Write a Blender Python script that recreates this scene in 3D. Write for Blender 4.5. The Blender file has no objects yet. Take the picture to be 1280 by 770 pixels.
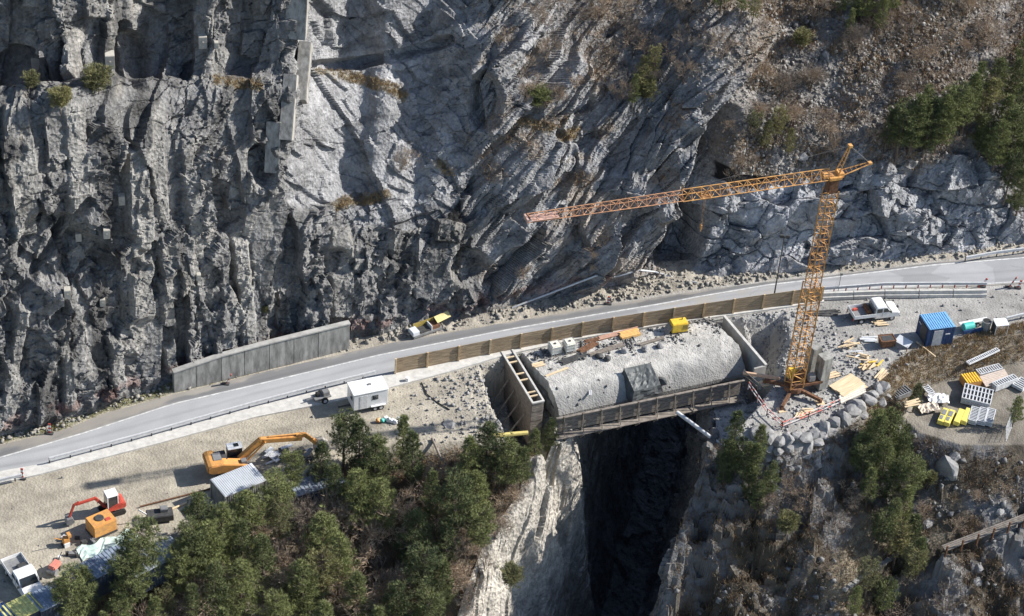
import bpy, math, random
import numpy as np
from mathutils import Vector, Matrix
from mathutils.bvhtree import BVHTree
random.seed(7)
R = math.radians
scene = bpy.context.scene
COL = scene.collection
# ------------------------------------------------------------------ camera model
TH, ROLL, DIST, FPX = R(38.0), R(4.84), 228.0, 2732.0
CAM = np.array([0.0, -DIST*math.cos(TH), DIST*math.sin(TH)])
FW = np.array([0.0, math.cos(TH), -math.sin(TH)])
U0 = np.array([0.0, math.sin(TH), math.cos(TH)])
R0 = np.array([1.0, 0.0, 0.0])
RT = math.cos(ROLL)*R0 + math.sin(ROLL)*U0
UP = -math.sin(ROLL)*R0 + math.cos(ROLL)*U0
def ray(px, py):
    d = FW + RT*((px-640.0)/FPX) + UP*((385.0-py)/FPX)
    return d/np.linalg.norm(d)
def G(px, py, z=0.0):
    d = ray(px, py); t = (z-CAM[2])/d[2]
    p = CAM + d*t
    return np.array([p[0], p[1], z])
def proj(x, y, z):
    vx, vy, vz = x-CAM[0], y-CAM[1], z-CAM[2]
    dep = vx*FW[0]+vy*FW[1]+vz*FW[2]
    return (640+FPX*(vx*RT[0]+vy*RT[1]+vz*RT[2])/dep, 385-FPX*(vx*UP[0]+vy*UP[1]+vz*UP[2])/dep, dep)
cd = bpy.data.cameras.new('camera'); cam = bpy.data.objects.new('camera', cd); COL.objects.link(cam)
cd.sensor_width = 36.0; cd.lens = 36.0*FPX/1280.0; cd.clip_end = 2000.0; cd.clip_start = 1.0
cam.matrix_world = Matrix(((RT[0], UP[0], -FW[0], CAM[0]), (RT[1], UP[1], -FW[1], CAM[1]), (RT[2], UP[2], -FW[2], CAM[2]), (0, 0, 0, 1)))
scene.camera = cam
# ------------------------------------------------------------------ light
SUN_EL = R(34.0)
SUN_V = np.array([0.96, 0.27, 0.0]); SUN_V /= np.linalg.norm(SUN_V)      # horizontal direction towards the sun
SUN_AZ = math.atan2(SUN_V[0], SUN_V[1])       # clockwise from +y
w = bpy.data.worlds.new('World'); scene.world = w; w.use_nodes = True
nt = w.node_tree; bg = nt.nodes['Background']
sky = nt.nodes.new('ShaderNodeTexSky'); sky.sky_type = 'NISHITA'; sky.sun_disc = False
sky.sun_elevation = SUN_EL; sky.sun_rotation = SUN_AZ; sky.altitude = 800
nt.links.new(sky.outputs[0], bg.inputs[0]); bg.inputs[1].default_value = 0.11
sl = bpy.data.lights.new('sun', 'SUN'); so = bpy.data.objects.new('sun', sl); COL.objects.link(so)
sl.energy = 5.0; sl.angle = R(0.5); sl.color = (1.0, 0.955, 0.89)
sd = Vector((SUN_V[0]*math.cos(SUN_EL), SUN_V[1]*math.cos(SUN_EL), math.sin(SUN_EL)))
so.rotation_euler = sd.to_track_quat('Z', 'Y').to_euler(); so.location = (60, 10, 80)
scene.view_settings.view_transform = 'Standard'; scene.view_settings.look = 'None'
scene.view_settings.exposure = 0.68; scene.view_settings.gamma = 1.0
scene.render.engine = 'CYCLES'
# ------------------------------------------------------------------ noise
def _h(ix, iy, iz, seed):
    with np.errstate(over='ignore'):
        n = (ix.astype(np.int64)*374761393 + iy.astype(np.int64)*668265263 + iz.astype(np.int64)*2147483647*3 + seed*144665) & 0xffffffff
        n = ((n ^ (n >> 13))*1274126177) & 0xffffffff
        n = ((n ^ (n >> 16))*2246822519) & 0xffffffff
        n = n ^ (n >> 15)
    return (n & 0xffffff).astype(np.float32)/16777216.0
def vnoise(x, y, z=None, seed=0):
    if z is None: z = np.zeros_like(x)
    ix, iy, iz = np.floor(x), np.floor(y), np.floor(z)
    fx, fy, fz = x-ix, y-iy, z-iz
    fx = fx*fx*(3-2*fx); fy = fy*fy*(3-2*fy); fz = fz*fz*(3-2*fz)
    ix = ix.astype(np.int64); iy = iy.astype(np.int64); iz = iz.astype(np.int64)
    def c(a, b, d): return _h(ix+a, iy+b, iz+d, seed)
    v = 0
    for dz, wz in ((0, 1-fz), (1, fz)):
        v = v + wz*((1-fy)*((1-fx)*c(0, 0, dz)+fx*c(1, 0, dz)) + fy*((1-fx)*c(0, 1, dz)+fx*c(1, 1, dz)))
    return v*2-1
def n2(x, y, seed=0):
    ix, iy = np.floor(x), np.floor(y)
    fx, fy = x-ix, y-iy
    fx = fx*fx*(3-2*fx); fy = fy*fy*(3-2*fy)
    ix = ix.astype(np.int64); iy = iy.astype(np.int64); o = np.zeros_like(ix)
    return 2*((1-fy)*((1-fx)*_h(ix, iy, o, seed)+fx*_h(ix+1, iy, o, seed)) + fy*((1-fx)*_h(ix, iy+1, o, seed)+fx*_h(ix+1, iy+1, o, seed)))-1
def fbm(x, y, o=5, seed=0, gain=.5, ridged=False):
    s, a, t = 0, 1.0, 0
    for i in range(o):
        v = n2(x, y, seed+i*17)
        if ridged: v = 1-2*np.abs(v)
        s = s + a*v; t += a; a *= gain
        x, y = x*1.97+3.1, y*1.97-1.7
        x, y = .8*x-.6*y, .6*x+.8*y
    return s/t
def facets(x, y, seed=0, tilt=.8, jit=.9):
    """voronoi cells, each a tilted plane at its own height: broken rock. returns height, edge distance, random id"""
    ix, iy = np.floor(x).astype(np.int64), np.floor(y).astype(np.int64); o = np.zeros_like(ix)
    best = np.full(x.shape, 1e9, np.float32); sec = best.copy(); H = np.zeros_like(best); ID = H.copy()
    for a in (-1, 0, 1):
        for b in (-1, 0, 1):
            cx, cy = ix+a, iy+b
            px_ = cx+.5+jit*(_h(cx, cy, o, seed)-.5); py_ = cy+.5+jit*(_h(cx, cy, o, seed+1)-.5)
            dx, dy = x-px_, y-py_
            d = dx*dx+dy*dy
            off = _h(cx, cy, o, seed+2)*2-1
            g1 = (_h(cx, cy, o, seed+3)*2-1)*tilt; g2 = (_h(cx, cy, o, seed+4)*2-1)*tilt
            hh = off+g1*dx+g2*dy
            m = d < best
            sec = np.where(m, best, np.minimum(sec, d))
            H = np.where(m, hh, H); ID = np.where(m, _h(cx, cy, o, seed+5), ID); best = np.where(m, d, best)
    return H, np.sqrt(sec)-np.sqrt(best), ID
def sstep(a, b, x):
    t = np.clip((x-a)/(b-a), 0, 1); return t*t*(3-2*t)
def seg_dist(X, Y, pts, closed=False):
    d = np.full(X.shape, 1e9); n = len(pts)
    for i in range(n if closed else n-1):
        x1, y1 = pts[i][:2]; x2, y2 = pts[(i+1) % n][:2]
        dx, dy = x2-x1, y2-y1; L = dx*dx+dy*dy+1e-12
        t = np.clip(((X-x1)*dx+(Y-y1)*dy)/L, 0, 1)
        d = np.minimum(d, np.hypot(X-x1-t*dx, Y-y1-t*dy))
    return d
def sdpoly(X, Y, pts):
    d = seg_dist(X, Y, pts, True); ins = np.zeros(X.shape, bool); n = len(pts)
    for i in range(n):
        x1, y1 = pts[i][:2]; x2, y2 = pts[(i+1) % n][:2]
        c = ((y1 > Y) != (y2 > Y)) & (X < (x2-x1)*(Y-y1)/((y2-y1) if abs(y2-y1) > 1e-9 else 1e-9)+x1)
        ins ^= c
    return np.where(ins, -d, d)
def Gp(l, z=0.0): return [tuple(G(p[0], p[1], p[2] if len(p) > 2 else z)) for p in l]
# ------------------------------------------------------------------ object helpers
def link(o, parent=None):
    COL.objects.link(o)
    if parent is not None: o.parent = parent
    return o
def props(o, label=None, cat=None, group=None, kind=None):
    if label: o['label'] = label
    if cat: o['category'] = cat
    if group: o['group'] = group
    if kind: o['kind'] = kind
    return o
def grid_mesh(name, P, mat, cols=None, keep=None, smooth=False):
    nr, nc = P.shape[:2]
    idx = np.arange(nr*nc).reshape(nr, nc)
    f = np.stack([idx[:-1, :-1], idx[:-1, 1:], idx[1:, 1:], idx[1:, :-1]], -1).reshape(-1, 4)
    if keep is not None: f = f[keep[:-1, :-1].reshape(-1)]
    used = np.unique(f); remap = np.full(nr*nc, -1); remap[used] = np.arange(len(used)); f = remap[f]
    V = P.reshape(-1, 3)[used]
    me = bpy.data.meshes.new(name)
    me.vertices.add(len(V)); me.vertices.foreach_set('co', V.astype(np.float32).ravel())
    me.loops.add(f.size); me.loops.foreach_set('vertex_index', f.astype(np.int32).ravel())
    me.polygons.add(len(f)); me.polygons.foreach_set('loop_start', np.arange(0, f.size, 4, dtype=np.int32))
    me.update(calc_edges=True)
    me.polygons.foreach_set('use_smooth', np.full(len(f), smooth))
    if cols is not None:
        a = me.color_attributes.new('Col', 'FLOAT_COLOR', 'POINT')
        c = np.ones((len(V), 4), np.float32); c[:, :3] = cols.reshape(-1, 3)[used]; a.data.foreach_set('color', c.ravel())
    me.materials.append(mat)
    o = bpy.data.objects.new(name, me); COL.objects.link(o)
    return o, V, f
# ------------------------------------------------------------------ materials
MATS = {}
def nodes(name):
    m = bpy.data.materials.new(name); m.use_nodes = True; MATS[name] = m
    n = m.node_tree; b = n.nodes['Principled BSDF']
    return m, n, b
def N(n, t, **k):
    x = n.nodes.new(t)
    for a, v in k.items():
        if a.startswith('i_'): x.inputs[int(a[2:])].default_value = v
        else: setattr(x, a, v)
    return x
def terrain_mat(name, bump=.6, s1=.9, s2=4.0, contrast=.45):
    m, n, b = nodes(name); L = n.links.new
    at = N(n, 'ShaderNodeVertexColor'); at.layer_name = 'Col'
    tc = N(n, 'ShaderNodeTexCoord')
    a = N(n, 'ShaderNodeTexNoise'); a.inputs['Scale'].default_value = s1; a.inputs['Detail'].default_value = 8; a.inputs['Roughness'].default_value = .7
    c = N(n, 'ShaderNodeTexNoise'); c.inputs['Scale'].default_value = s2; c.inputs['Detail'].default_value = 6; c.inputs['Roughness'].default_value = .75
    v = N(n, 'ShaderNodeTexVoronoi'); v.inputs['Scale'].default_value = s2*.8; v.feature = 'F1'
    for q in (a, c, v): L(tc.outputs['Object'], q.inputs['Vector'])
    mr = N(n, 'ShaderNodeMapRange'); mr.inputs[1].default_value = .3; mr.inputs[2].default_value = .7; mr.inputs[3].default_value = 1-contrast; mr.inputs[4].default_value = 1+contrast
    L(a.outputs[0], mr.inputs[0])
    mr2 = N(n, 'ShaderNodeMapRange'); mr2.inputs[1].default_value = .3; mr2.inputs[2].default_value = .7; mr2.inputs[3].default_value = 1-contrast*.7; mr2.inputs[4].default_value = 1+contrast*.7
    L(c.outputs[0], mr2.inputs[0])
    mu = N(n, 'ShaderNodeMath', operation='MULTIPLY'); L(mr.outputs[0], mu.inputs[0]); L(mr2.outputs[0], mu.inputs[1])
    vm = N(n, 'ShaderNodeVectorMath', operation='SCALE'); L(at.outputs[0], vm.inputs[0]); L(mu.outputs[0], vm.inputs[3])
    L(vm.outputs[0], b.inputs['Base Color'])
    b.inputs['Roughness'].default_value = .93; b.inputs['Specular IOR Level'].default_value = .2
    ad = N(n, 'ShaderNodeMath', operation='ADD'); L(c.outputs[0], ad.inputs[0]); L(v.outputs[0], ad.inputs[1])
    ad2 = N(n, 'ShaderNodeMath', operation='ADD'); L(ad.outputs[0], ad2.inputs[0]); L(a.outputs[0], ad2.inputs[1])
    bp = N(n, 'ShaderNodeBump'); bp.inputs['Strength'].default_value = bump; bp.inputs['Distance'].default_value = .22
    L(ad2.outputs[0], bp.inputs['Height']); L(bp.outputs[0], b.inputs['Normal'])
    return m
def simple(name, col, rough=.6, metal=0.0, var=.18, scale=3.0, bump=0.0, stretch=(1, 1, 1), alt=None, spec=.4, amt=.5):
    m, n, b = nodes(name); L = n.links.new
    tc = N(n, 'ShaderNodeTexCoord'); mp = N(n, 'ShaderNodeMapping'); mp.inputs['Scale'].default_value = stretch
    L(tc.outputs['Object'], mp.inputs[0])
    a = N(n, 'ShaderNodeTexNoise'); a.inputs['Scale'].default_value = scale; a.inputs['Detail'].default_value = 7; a.inputs['Roughness'].default_value = .65
    L(mp.outputs[0], a.inputs['Vector'])
    cr = N(n, 'ShaderNodeValToRGB')
    alt = alt or tuple(c*(1-var*1.6) for c in col)
    cr.color_ramp.elements[0].position = .5-amt*.4; cr.color_ramp.elements[0].color = (*alt, 1)
    cr.color_ramp.elements[1].position = .5+amt*.4; cr.color_ramp.elements[1].color = (*[min(1, c*(1+var*.6)) for c in col], 1)
    L(a.outputs[0], cr.inputs[0]); L(cr.outputs[0], b.inputs['Base Color'])
    b.inputs['Roughness'].default_value = rough; b.inputs['Metallic'].default_value = metal; b.inputs['Specular IOR Level'].default_value = spec
    if bump:
        bp = N(n, 'ShaderNodeBump'); bp.inputs['Strength'].default_value = bump; bp.inputs['Distance'].default_value = .05
        L(a.outputs[0], bp.inputs['Height']); L(bp.outputs[0], b.inputs['Normal'])
    return m
# ================================================================== TERRAIN
M_ROCK = terrain_mat('rock', bump=.9, s1=.6, s2=3.2, contrast=.46)
M_SOIL = terrain_mat('soil', bump=.28, s1=.45, s2=5.5, contrast=.22)
# ---- lines on the ground, given where they run (z = 0 unless told)
ROAD_FAR = Gp([(-300, 632), (0, 556), (78, 538), (130, 517), (221, 492), (320, 467), (438, 440), (510, 424), (640, 402), (760, 381), (830, 370), (900, 360), (960, 352), (1038, 344), (1168, 328), (1280, 318), (1560, 288)])
ROAD_NEAR = Gp([(-300, 682), (0, 605), (49, 594), (320, 523), (432, 501), (632, 444), (720, 425), (832, 406), (960, 388), (1030, 378), (1105, 367), (1233, 364), (1280, 360), (1560, 334)])
CLIFF_BASE = Gp([(-300, 622), (0, 548), (100, 522), (190, 490), (222, 480), (437, 424), (452, 424), (560, 404), (640, 388), (700, 374), (760, 366), (830, 352), (870, 350), (960, 345), (1040, 337), (1130, 326), (1280, 309), (1560, 280)])
YARD = Gp([(-600, 860), (-120, 815), (40, 790), (100, 740), (160, 700), (215, 668), (300, 630), (345, 606), (440, 562), (560, 552), (640, 549), (700, 543), (905, 535), (938, 552), (1000, 552), (1060, 520), (1105, 490), (1132, 458), (1160, 441), (1200, 432), (1240, 421), (1290, 410), (1700, 345), (1700, 100), (-600, 300)])
TERR = Gp([(1120, 470), (1100, 495), (1148, 540), (1200, 556), (1280, 556), (1500, 540), (1700, 500), (1700, 380), (1290, 430), (1200, 440)], -2.4)
DECKP = Gp([(650, 436), (905, 392), (912, 392), (966, 462), (940, 500), (905, 535), (700, 572), (655, 505)])
PATH = Gp([(1010, 860), (1050, 735), (1085, 690), (1120, 665), (1160, 688), (1280, 650), (1480, 600)], -11.0)
PIT_L = Gp([(598, 452), (640, 440), (662, 438), (705, 540), (690, 556), (640, 556), (612, 500)])
PIT_R = Gp([(930, 396), (975, 392), (985, 430), (965, 462), (940, 470), (930, 440)])
GORGE_L = []
def lerp_line(pts, x):                      # y on a polyline at world x
    p = np.array(pts); return np.interp(x, p[:, 0], p[:, 1])
def rot_noise(x, y, a, sx, sy): c, s = math.cos(a), math.sin(a); return (c*x+s*y)/sx, (-s*x+c*y)/sy
def ground_z(X, Y, detail=True):
    X = np.asarray(X, float); Y = np.asarray(Y, float)
    d1 = np.maximum(sdpoly(X, Y, YARD), 0); d2 = np.maximum(sdpoly(X, Y, TERR), 0)
    # slope below the yard: forest 40 deg, crag right of the gorge 62 deg, then 38 deg
    wc = sstep(7, 16, X)*(1-sstep(27, 38, X+.25*(Y+30)))
    jag = fbm(X/9, Y/9, 3, 5)
    tl = .80+.25*jag; tr = 1.0+.45*jag
    tt = tl*(1-wc)+tr*wc
    tt = tt*(1-sstep(34, 46, X))+(.95+.2*jag)*sstep(34, 46, X)
    h1 = -tt*d1; h2 = -2.4-(.7+.15*jag)*d2
    z = np.maximum(h1, np.where(X > 30, h2, -99))
    d3 = seg_dist(X, Y, PATH); pw = 1-sstep(1.3, 3.6, d3)
    low = sstep(0.2, 2.5, np.minimum(d1, np.where(X > 30, d2, 99)))
    dl = sdpoly(X, Y, PIT_L); z = z-5.0*(1-sstep(-1.6, .4, dl))*(1-low)
    dr = sdpoly(X, Y, PIT_R); z = z-3.4*(1-sstep(-2.0, .6, dr))
    # hollow towards the gorge rim
    z = z-3.6*sstep(1.2, -.3, sdpoly(X, Y, DECKP))*(X > -3)
    if GORGE_L:
        dg = seg_dist(X, Y, [p[:2] for p in GORGE_L[3:]]); z = z-1.2*(1-sstep(0, 4, dg))*low
    if detail:
        rough = low*(1-.8*pw*(X > 20))
        f1, e1, i1 = facets(X/3.2+.4*fbm(X/3, Y/3, 2, 31), Y/2.6, 11)
        f2, e2, i2 = facets(X/1.1+.3*fbm(X, Y, 2, 33), Y/.9, 23)
        right = sstep(5, 12, X)
        crag = wc
        z = z + rough*(.5*fbm(X/4, Y/4, 5, 3) + right*(f1*(.95+.8*crag) + f2*(.42+.3*crag)) + .16*fbm(X/.7, Y/.7, 3, 8))
        yard = (1-low)
        z = z + yard*(.05*fbm(X/1.5, Y/1.5, 4, 9)+.06*fbm(X/6, Y/6, 2, 6))
        # spoil bank and loose ground round the crane and the pits
        ld = sstep(4.0, -1.0, np.abs(dl))*.5+sstep(3, -1, np.abs(dr))*.35
        z = z + yard*ld*(.35*f2+.3*fbm(X/.9, Y/.9, 4, 19))
    # keep it level under the road
    ry = (Y > lerp_line(ROAD_NEAR, X)-1.0)
    rd = sstep(-1.5, -.2, Y-lerp_line(ROAD_NEAR, X))
    vg = sstep(0, .8, Y-lerp_line(ROAD_FAR, X))
    zr = -.05+vg*(.25*fbm(X/1.3, Y/1.3, 4, 55)+.12+.35*sstep(.5, 3.5, Y-lerp_line(ROAD_FAR, X)))
    inpit = (dl < .3) | (dr < .6)
    z = np.where(ry, z*(1-rd)+zr*rd, z)
    return z
def hit(px, py, lift=0.0):
    """where the sight line of a photo point meets the ground (smooth version), by marching"""
    d = ray(px, py); t0 = (14-CAM[2])/d[2]
    ts = t0+np.arange(0, 95, .15); P = CAM[None]+d[None]*ts[:, None]
    zz = ground_z(P[:, 0], P[:, 1])
    k = np.argmax(P[:, 2] < zz)
    return np.array([P[k, 0], P[k, 1], zz[k]+lift])
_gl = [hit(*q) for q in ((712, 548), (690, 578), (655, 615), (622, 660), (600, 715), (580, 775), (545, 850))]
_gr = [hit(*q) for q in ((893, 545), (876, 590), (858, 640), (838, 700), (818, 775), (795, 850))]
_bl, _br = np.array(_gl[0]), np.array(_gr[0])
GORGE_L = [(_bl[0]+8, _bl[1]+62, 0), (_bl[0]-1, _bl[1]+9, 0)]+[tuple(p) for p in _gl]
GORGE_R = [(_br[0]+8, _br[1]+62, 0), (_br[0]-1, _br[1]+9, 0)]+[tuple(p) for p in _gr]
_yb = float(lerp_line(ROAD_NEAR, np.array([_bl[0]-2.5]))), float(lerp_line(ROAD_NEAR, np.array([_br[0]])))
gorge_poly = [(_bl[0]-2.6, _yb[0]-.1)]+[p[:2] for p in GORGE_L[2:]]+[p[:2] for p in GORGE_R[2:][::-1]]+[(_br[0]-.6, _yb[1]-.1)]
xs = np.arange(-82, 82, .17); ys = np.arange(-74, 26, .17)
X, Y = np.meshgrid(xs, ys)
Z = ground_z(X, Y)
P = np.stack([X, Y, Z], -1)
PX, PY, _ = proj(X, Y, Z)
gd = sdpoly(X, Y, gorge_poly)
keep = (gd > .15) & (Y < lerp_line(CLIFF_BASE, X)+3.0)
keep &= ~((X < -90))
c = np.zeros(P.shape, np.float32)
nz = fbm(X/5, Y/5, 5, 71)[..., None]; nf = fbm(X/1.2, Y/1.2, 4, 73)[..., None]
d1 = sdpoly(X, Y, YARD)[..., None]; d2 = sdpoly(X, Y, TERR)[..., None]
def C(*a): return np.array(a, np.float32)
gravel = C(.37, .335, .27)*(1+.18*nz+.15*nf)
greyg = C(.34, .33, .31)*(1+.18*nz+.2*nf)
mixr = sstep(4, 12, X)[..., None]
yardc = gravel*(1-mixr)+greyg*mixr
# tracks in the left yard run with the road
u = (Y-lerp_line(ROAD_NEAR, X)); tr = np.exp(-((u+3.2+.5*fbm(X/9, X*0, 2, 4))**2)/.25)+np.exp(-((u+5.2+.5*fbm(X/9, X*0, 2, 4))**2)/.3)
for k_, o_k in enumerate((2.0, 4.1, 6.4, 8.3)): tr = tr+(fbm(X/6+k_, X*0, 3, 40+k_) > -.1)*np.exp(-((u+o_k+.9*fbm(X/11, X*0+k_, 3, 44))**2)/.12)*(.6+.4*np.sin(X*9+Y*14))
damp = sstep(.05, .35, fbm(X/3.5, Y/2.2, 5, 47))[..., None]
yardc = yardc*(1-.17*np.clip(tr, 0, 1.6)[..., None]*(1-.5*mixr))*(1-.2*damp)
slopeb = C(.105, .088, .066)*(1+.5*nz+.5*nf); sloper = C(.15, .147, .145)*(1+.35*nz+.35*nf)
rm = sstep(-.15, .25, nz+nf*.5+.25*sstep(7, 16, X)[..., None]*(1-sstep(27, 40, X)[..., None])-.05)*sstep(4, 10, X)[..., None]
low = sstep(.1, 1.6, d1)
lowc = slopeb*(1-rm)+sloper*rm
bank = sstep(0, .8, d1)*(1-sstep(.3, 2, d2))*0
cc = yardc*(1-low)+lowc*low
# terrace of the formwork store: brown earth
tm = (sstep(.0, .8, d1)*(d2 < 0))*(X[..., None] > 30)
cc = cc*(1-tm)+C(.20, .18, .15)*(1+.45*nz+.4*nf)*tm
# bank strip between yard and terrace: dead grass
bk = np.exp(-(d1-.6)**2/2.2)*(X[..., None] > 36)
cc = cc*(1-bk*.85)+C(.19, .16, .12)*(1+.3*nf)*bk*.85
# verge between road and cliff
vg = sstep(0, .6, (Y-lerp_line(ROAD_FAR, X)))[..., None]
gr = sstep(.0, .3, nf+.35-(X[..., None]+28)/20)*vg
cc = cc*(1-vg)+C(.33, .30, .25)*(1+.2*nz+.35*nf)*vg
cc = cc*(1-gr*.8)+C(.17, .17, .09)*gr*.8
# grey dust near the bridge ends
pd = np.exp(-np.maximum(sdpoly(X, Y, PIT_L), 0)/3.0)[..., None]*(1-low)
cc = cc*(1-.5*pd)+C(.36, .34, .30)*(1+.25*nf)*.5*pd
# footpath
pdm = (1-sstep(.8, 1.8, seg_dist(X, Y, PATH)))[..., None]*(X[..., None] > 20)*(Y[..., None] < -20)
cc = cc*(1-pdm)+C(.26, .22, .16)*pdm
gobj, gV, gF = grid_mesh('ground', P, M_SOIL, np.clip(cc, .02, .8), keep)
props(gobj, kind='structure')
GBV = BVHTree.FromPolygons(gV.tolist(), gF.tolist()); _hit0 = hit
def hit(px, py, lift=0.0):
    r_ = GBV.ray_cast(Vector(CAM), Vector(ray(px, py)))
    return np.array(r_[0])+np.array([0, 0, lift]) if r_[0] is not None else _hit0(px, py, lift)
# ------------------------------------------------------------------ GORGE
na, nt_ = 460, 560
A = np.linspace(0, 1, na)
Lp = np.array(GORGE_L); Rp = np.array(GORGE_R)
def resamp(p, A):
    s = np.r_[0, np.cumsum(np.linalg.norm(np.diff(p, axis=0), axis=1))]; s /= s[-1]
    return np.stack([np.interp(A, s, p[:, i]) for i in range(3)], -1)
Lr = resamp(Lp, A); Rr = resamp(Rp, A)
for Q, sgn in ((Lr, -1), (Rr, 1)): Q[:, 2] = np.where(Q[:, 1] > _bl[1]+1.0, -3.6, ground_z(Q[:, 0]+sgn*.3, Q[:, 1])+.1)
W = (Rr-Lr); W[:, 2] = 0
prof = [(-.05, .05), (0, 0), (.07, -4), (.15, -11), (.25, -20), (.36, -30), (.48, -36), (.78, -37), (.92, -30), (.96, -16), (.985, -5), (1.0, 0), (1.03, -.1)]
pz = np.array(prof); sl_ = np.r_[0, np.cumsum(np.hypot(np.diff(pz[:, 0])*15, np.diff(pz[:, 1])))]; T = np.linspace(0, 1, nt_)*sl_[-1]
fu = np.interp(T, sl_, pz[:, 0]); fz = np.interp(T, sl_, pz[:, 1])
zb = Lr[:, None, 2]*(1-sstep(.3, .7, fu))[None]+Rr[:, None, 2]*sstep(.3, .7, fu)[None]
GP = np.empty((na, nt_, 3))
GP[..., 0] = Lr[:, None, 0]+W[:, None, 0]*fu[None]; GP[..., 1] = Lr[:, None, 1]+W[:, None, 1]*fu[None]; GP[..., 2] = zb+fz[None]
def normals(P):
    a = np.gradient(P, axis=0); b = np.gradient(P, axis=1); n = np.cross(a, b); return n/(np.linalg.norm(n, axis=-1, keepdims=True)+1e-9)
nn = normals(GP)
if nn[na//2, nt_//4, 2] < 0: nn = -nn
AA, TT = np.meshgrid(A*112, T, indexing='ij')
qx, qy = rot_noise(AA, TT, .5, 5.0, 2.0); f1, e1, _ = facets(qx+.5*fbm(AA/4, TT/4, 3, 41), qy, 43)
qx, qy = rot_noise(AA, TT, .6, 1.8, .8); f2, e2, _ = facets(qx, qy, 47)
lft = 1-.55*sstep(.62, .4, fu)[None]
disp = lft*(.5*f1+.16*f2)+.5*fbm(AA/7, TT/7, 5, 49)+.10*fbm(AA/.8, TT/.8, 3, 50)
GP = GP+nn*(disp*sstep(0, .9, T)[None]*sstep(-.4, .6, T[-1]-T)[None]+.05)[..., None]
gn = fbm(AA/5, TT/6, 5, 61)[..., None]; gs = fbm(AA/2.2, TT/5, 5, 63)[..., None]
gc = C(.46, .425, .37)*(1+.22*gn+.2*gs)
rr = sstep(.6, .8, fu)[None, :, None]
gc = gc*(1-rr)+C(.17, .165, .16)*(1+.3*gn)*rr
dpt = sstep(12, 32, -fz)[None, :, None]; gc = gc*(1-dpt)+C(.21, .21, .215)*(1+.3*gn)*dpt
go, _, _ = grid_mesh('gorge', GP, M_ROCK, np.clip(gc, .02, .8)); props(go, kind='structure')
# ------------------------------------------------------------------ CLIFF
slopes = [(-150, 480, 80), (50, 480, 80), (200, 420, 80), (100, 350, 80), (30, 250, 80), (250, 250, 80), (100, 160, 80), (-100, 300, 80), (20, 108, 22), (120, 108, 22), (210, 105, 30), (300, 104, 45), (40, 50, 82), (150, 50, 82), (250, 30, 80), (330, 60, 76),
 (350, 380, 80), (340, 250, 78), (360, 160, 72), (390, 30, 70), (430, 262, 28), (500, 272, 32), (560, 280, 50), (470, 340, 84), (560, 345, 80), (400, 340, 82), (500, 395, 80), (420, 200, 58), (480, 190, 55), (540, 200, 55), (500, 130, 55), (440, 100, 32), (490, 105, 38), (480, 62, 84), (560, 60, 70), (500, 15, 60), (580, 20, 55), (640, 20, 55),
 (620, 130, 68), (620, 230, 68), (640, 320, 72), (700, 360, 70), (700, 60, 52), (720, 150, 50), (740, 230, 62), (740, 320, 64), (800, 110, 46), (790, 200, 58), (850, 150, 55), (900, 80, 50), (850, 20, 44),
 (810, 320, 66), (850, 270, 76), (880, 220, 72), (900, 330, 66), (960, 300, 64), (980, 230, 55), (1000, 170, 40), (960, 100, 42), (1000, 40, 40), (1080, 310, 66), (1090, 250, 62), (1150, 220, 58), (1100, 150, 38), (1100, 60, 40), (1200, 290, 62), (1260, 280, 50), (1240, 220, 44), (1200, 120, 40), (1230, 40, 40), (1450, 250, 45), (1450, 80, 40)]
S = np.array(slopes, float)
cx = np.arange(-84, 84, .125); nC = len(cx); nR = 640
by = lerp_line(CLIFF_BASE, cx); x, y, z = cx.copy(), by.copy(), np.full(nC, -.3)
bx_, brow, _ = proj(x, y, z)
TOP = -150.0
dpx = (brow-TOP)/(nR-1)
CP = np.empty((nR, nC, 3)); SL = np.zeros((nR, nC)); t = np.zeros(nC); BPX = np.empty((nR, nC)); BPY = np.empty((nR, nC))
for i in range(nR):
    CP[i, :, 0], CP[i, :, 1], CP[i, :, 2] = x, y, z; SL[i] = t
    px_, py_, dep = proj(x, y, z); BPX[i], BPY[i] = px_, py_
    d2_ = ((px_[:, None]-S[None, :, 0])**2+((py_[:, None]-S[None, :, 1])*1.35)**2)+30
    wgt = d2_**-2.0; al = R(1)*(wgt*S[None, :, 2]).sum(1)/wgt.sum(1)
    st = dpx*dep/(FPX*np.sin(al+TH))
    y = y+st*np.cos(al); z = z+st*np.sin(al); t = t+st
XX = CP[..., 0]; 
nn = normals(CP)
if nn[nR//2, nC//2, 1] > 0: nn = -nn
ns = nn.copy()
PXm, PYm = BPX, BPY
wob = fbm(XX/6, SL/6, 4, 81)
wx = PXm+22*wob; wyy = PYm+22*fbm(XX/6+9, SL/6, 4, 82)
def zone(poly, soft=14): return 1-sstep(-soft, soft, sdpoly(wx, wyy, poly))
Zfl = zone([(-900, 900), (-900, -400), (395, -400), (375, 120), (345, 255), (500, 290), (600, 300), (625, 420), (450, 460)])
Zsl = zone([(395, -60), (620, -60), (600, 90), (590, 200), (560, 275), (430, 265), (355, 240)])
Zst = zone([(595, -60), (720, -60), (960, 30), (900, 160), (860, 260), (800, 380), (620, 420), (600, 290), (590, 200)])
Zbl = zone([(840, 420), (850, 240), (1000, 235), (1060, 200), (1240, 195), (1300, 260), (1700, 240), (1700, 420)])
Zsc = zone([(700, -60), (700, 40), (760, 130), (900, 90), (890, 190), (1010, 215), (1230, 195), (1260, 270), (1700, 260), (1700, -300), (650, -300)])
tot = Zfl+Zsl+Zst+Zbl+Zsc+1e-3
Zfl, Zsl, Zst, Zbl, Zsc = [q/tot for q in (Zfl, Zsl, Zst, Zbl, Zsc)]
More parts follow.
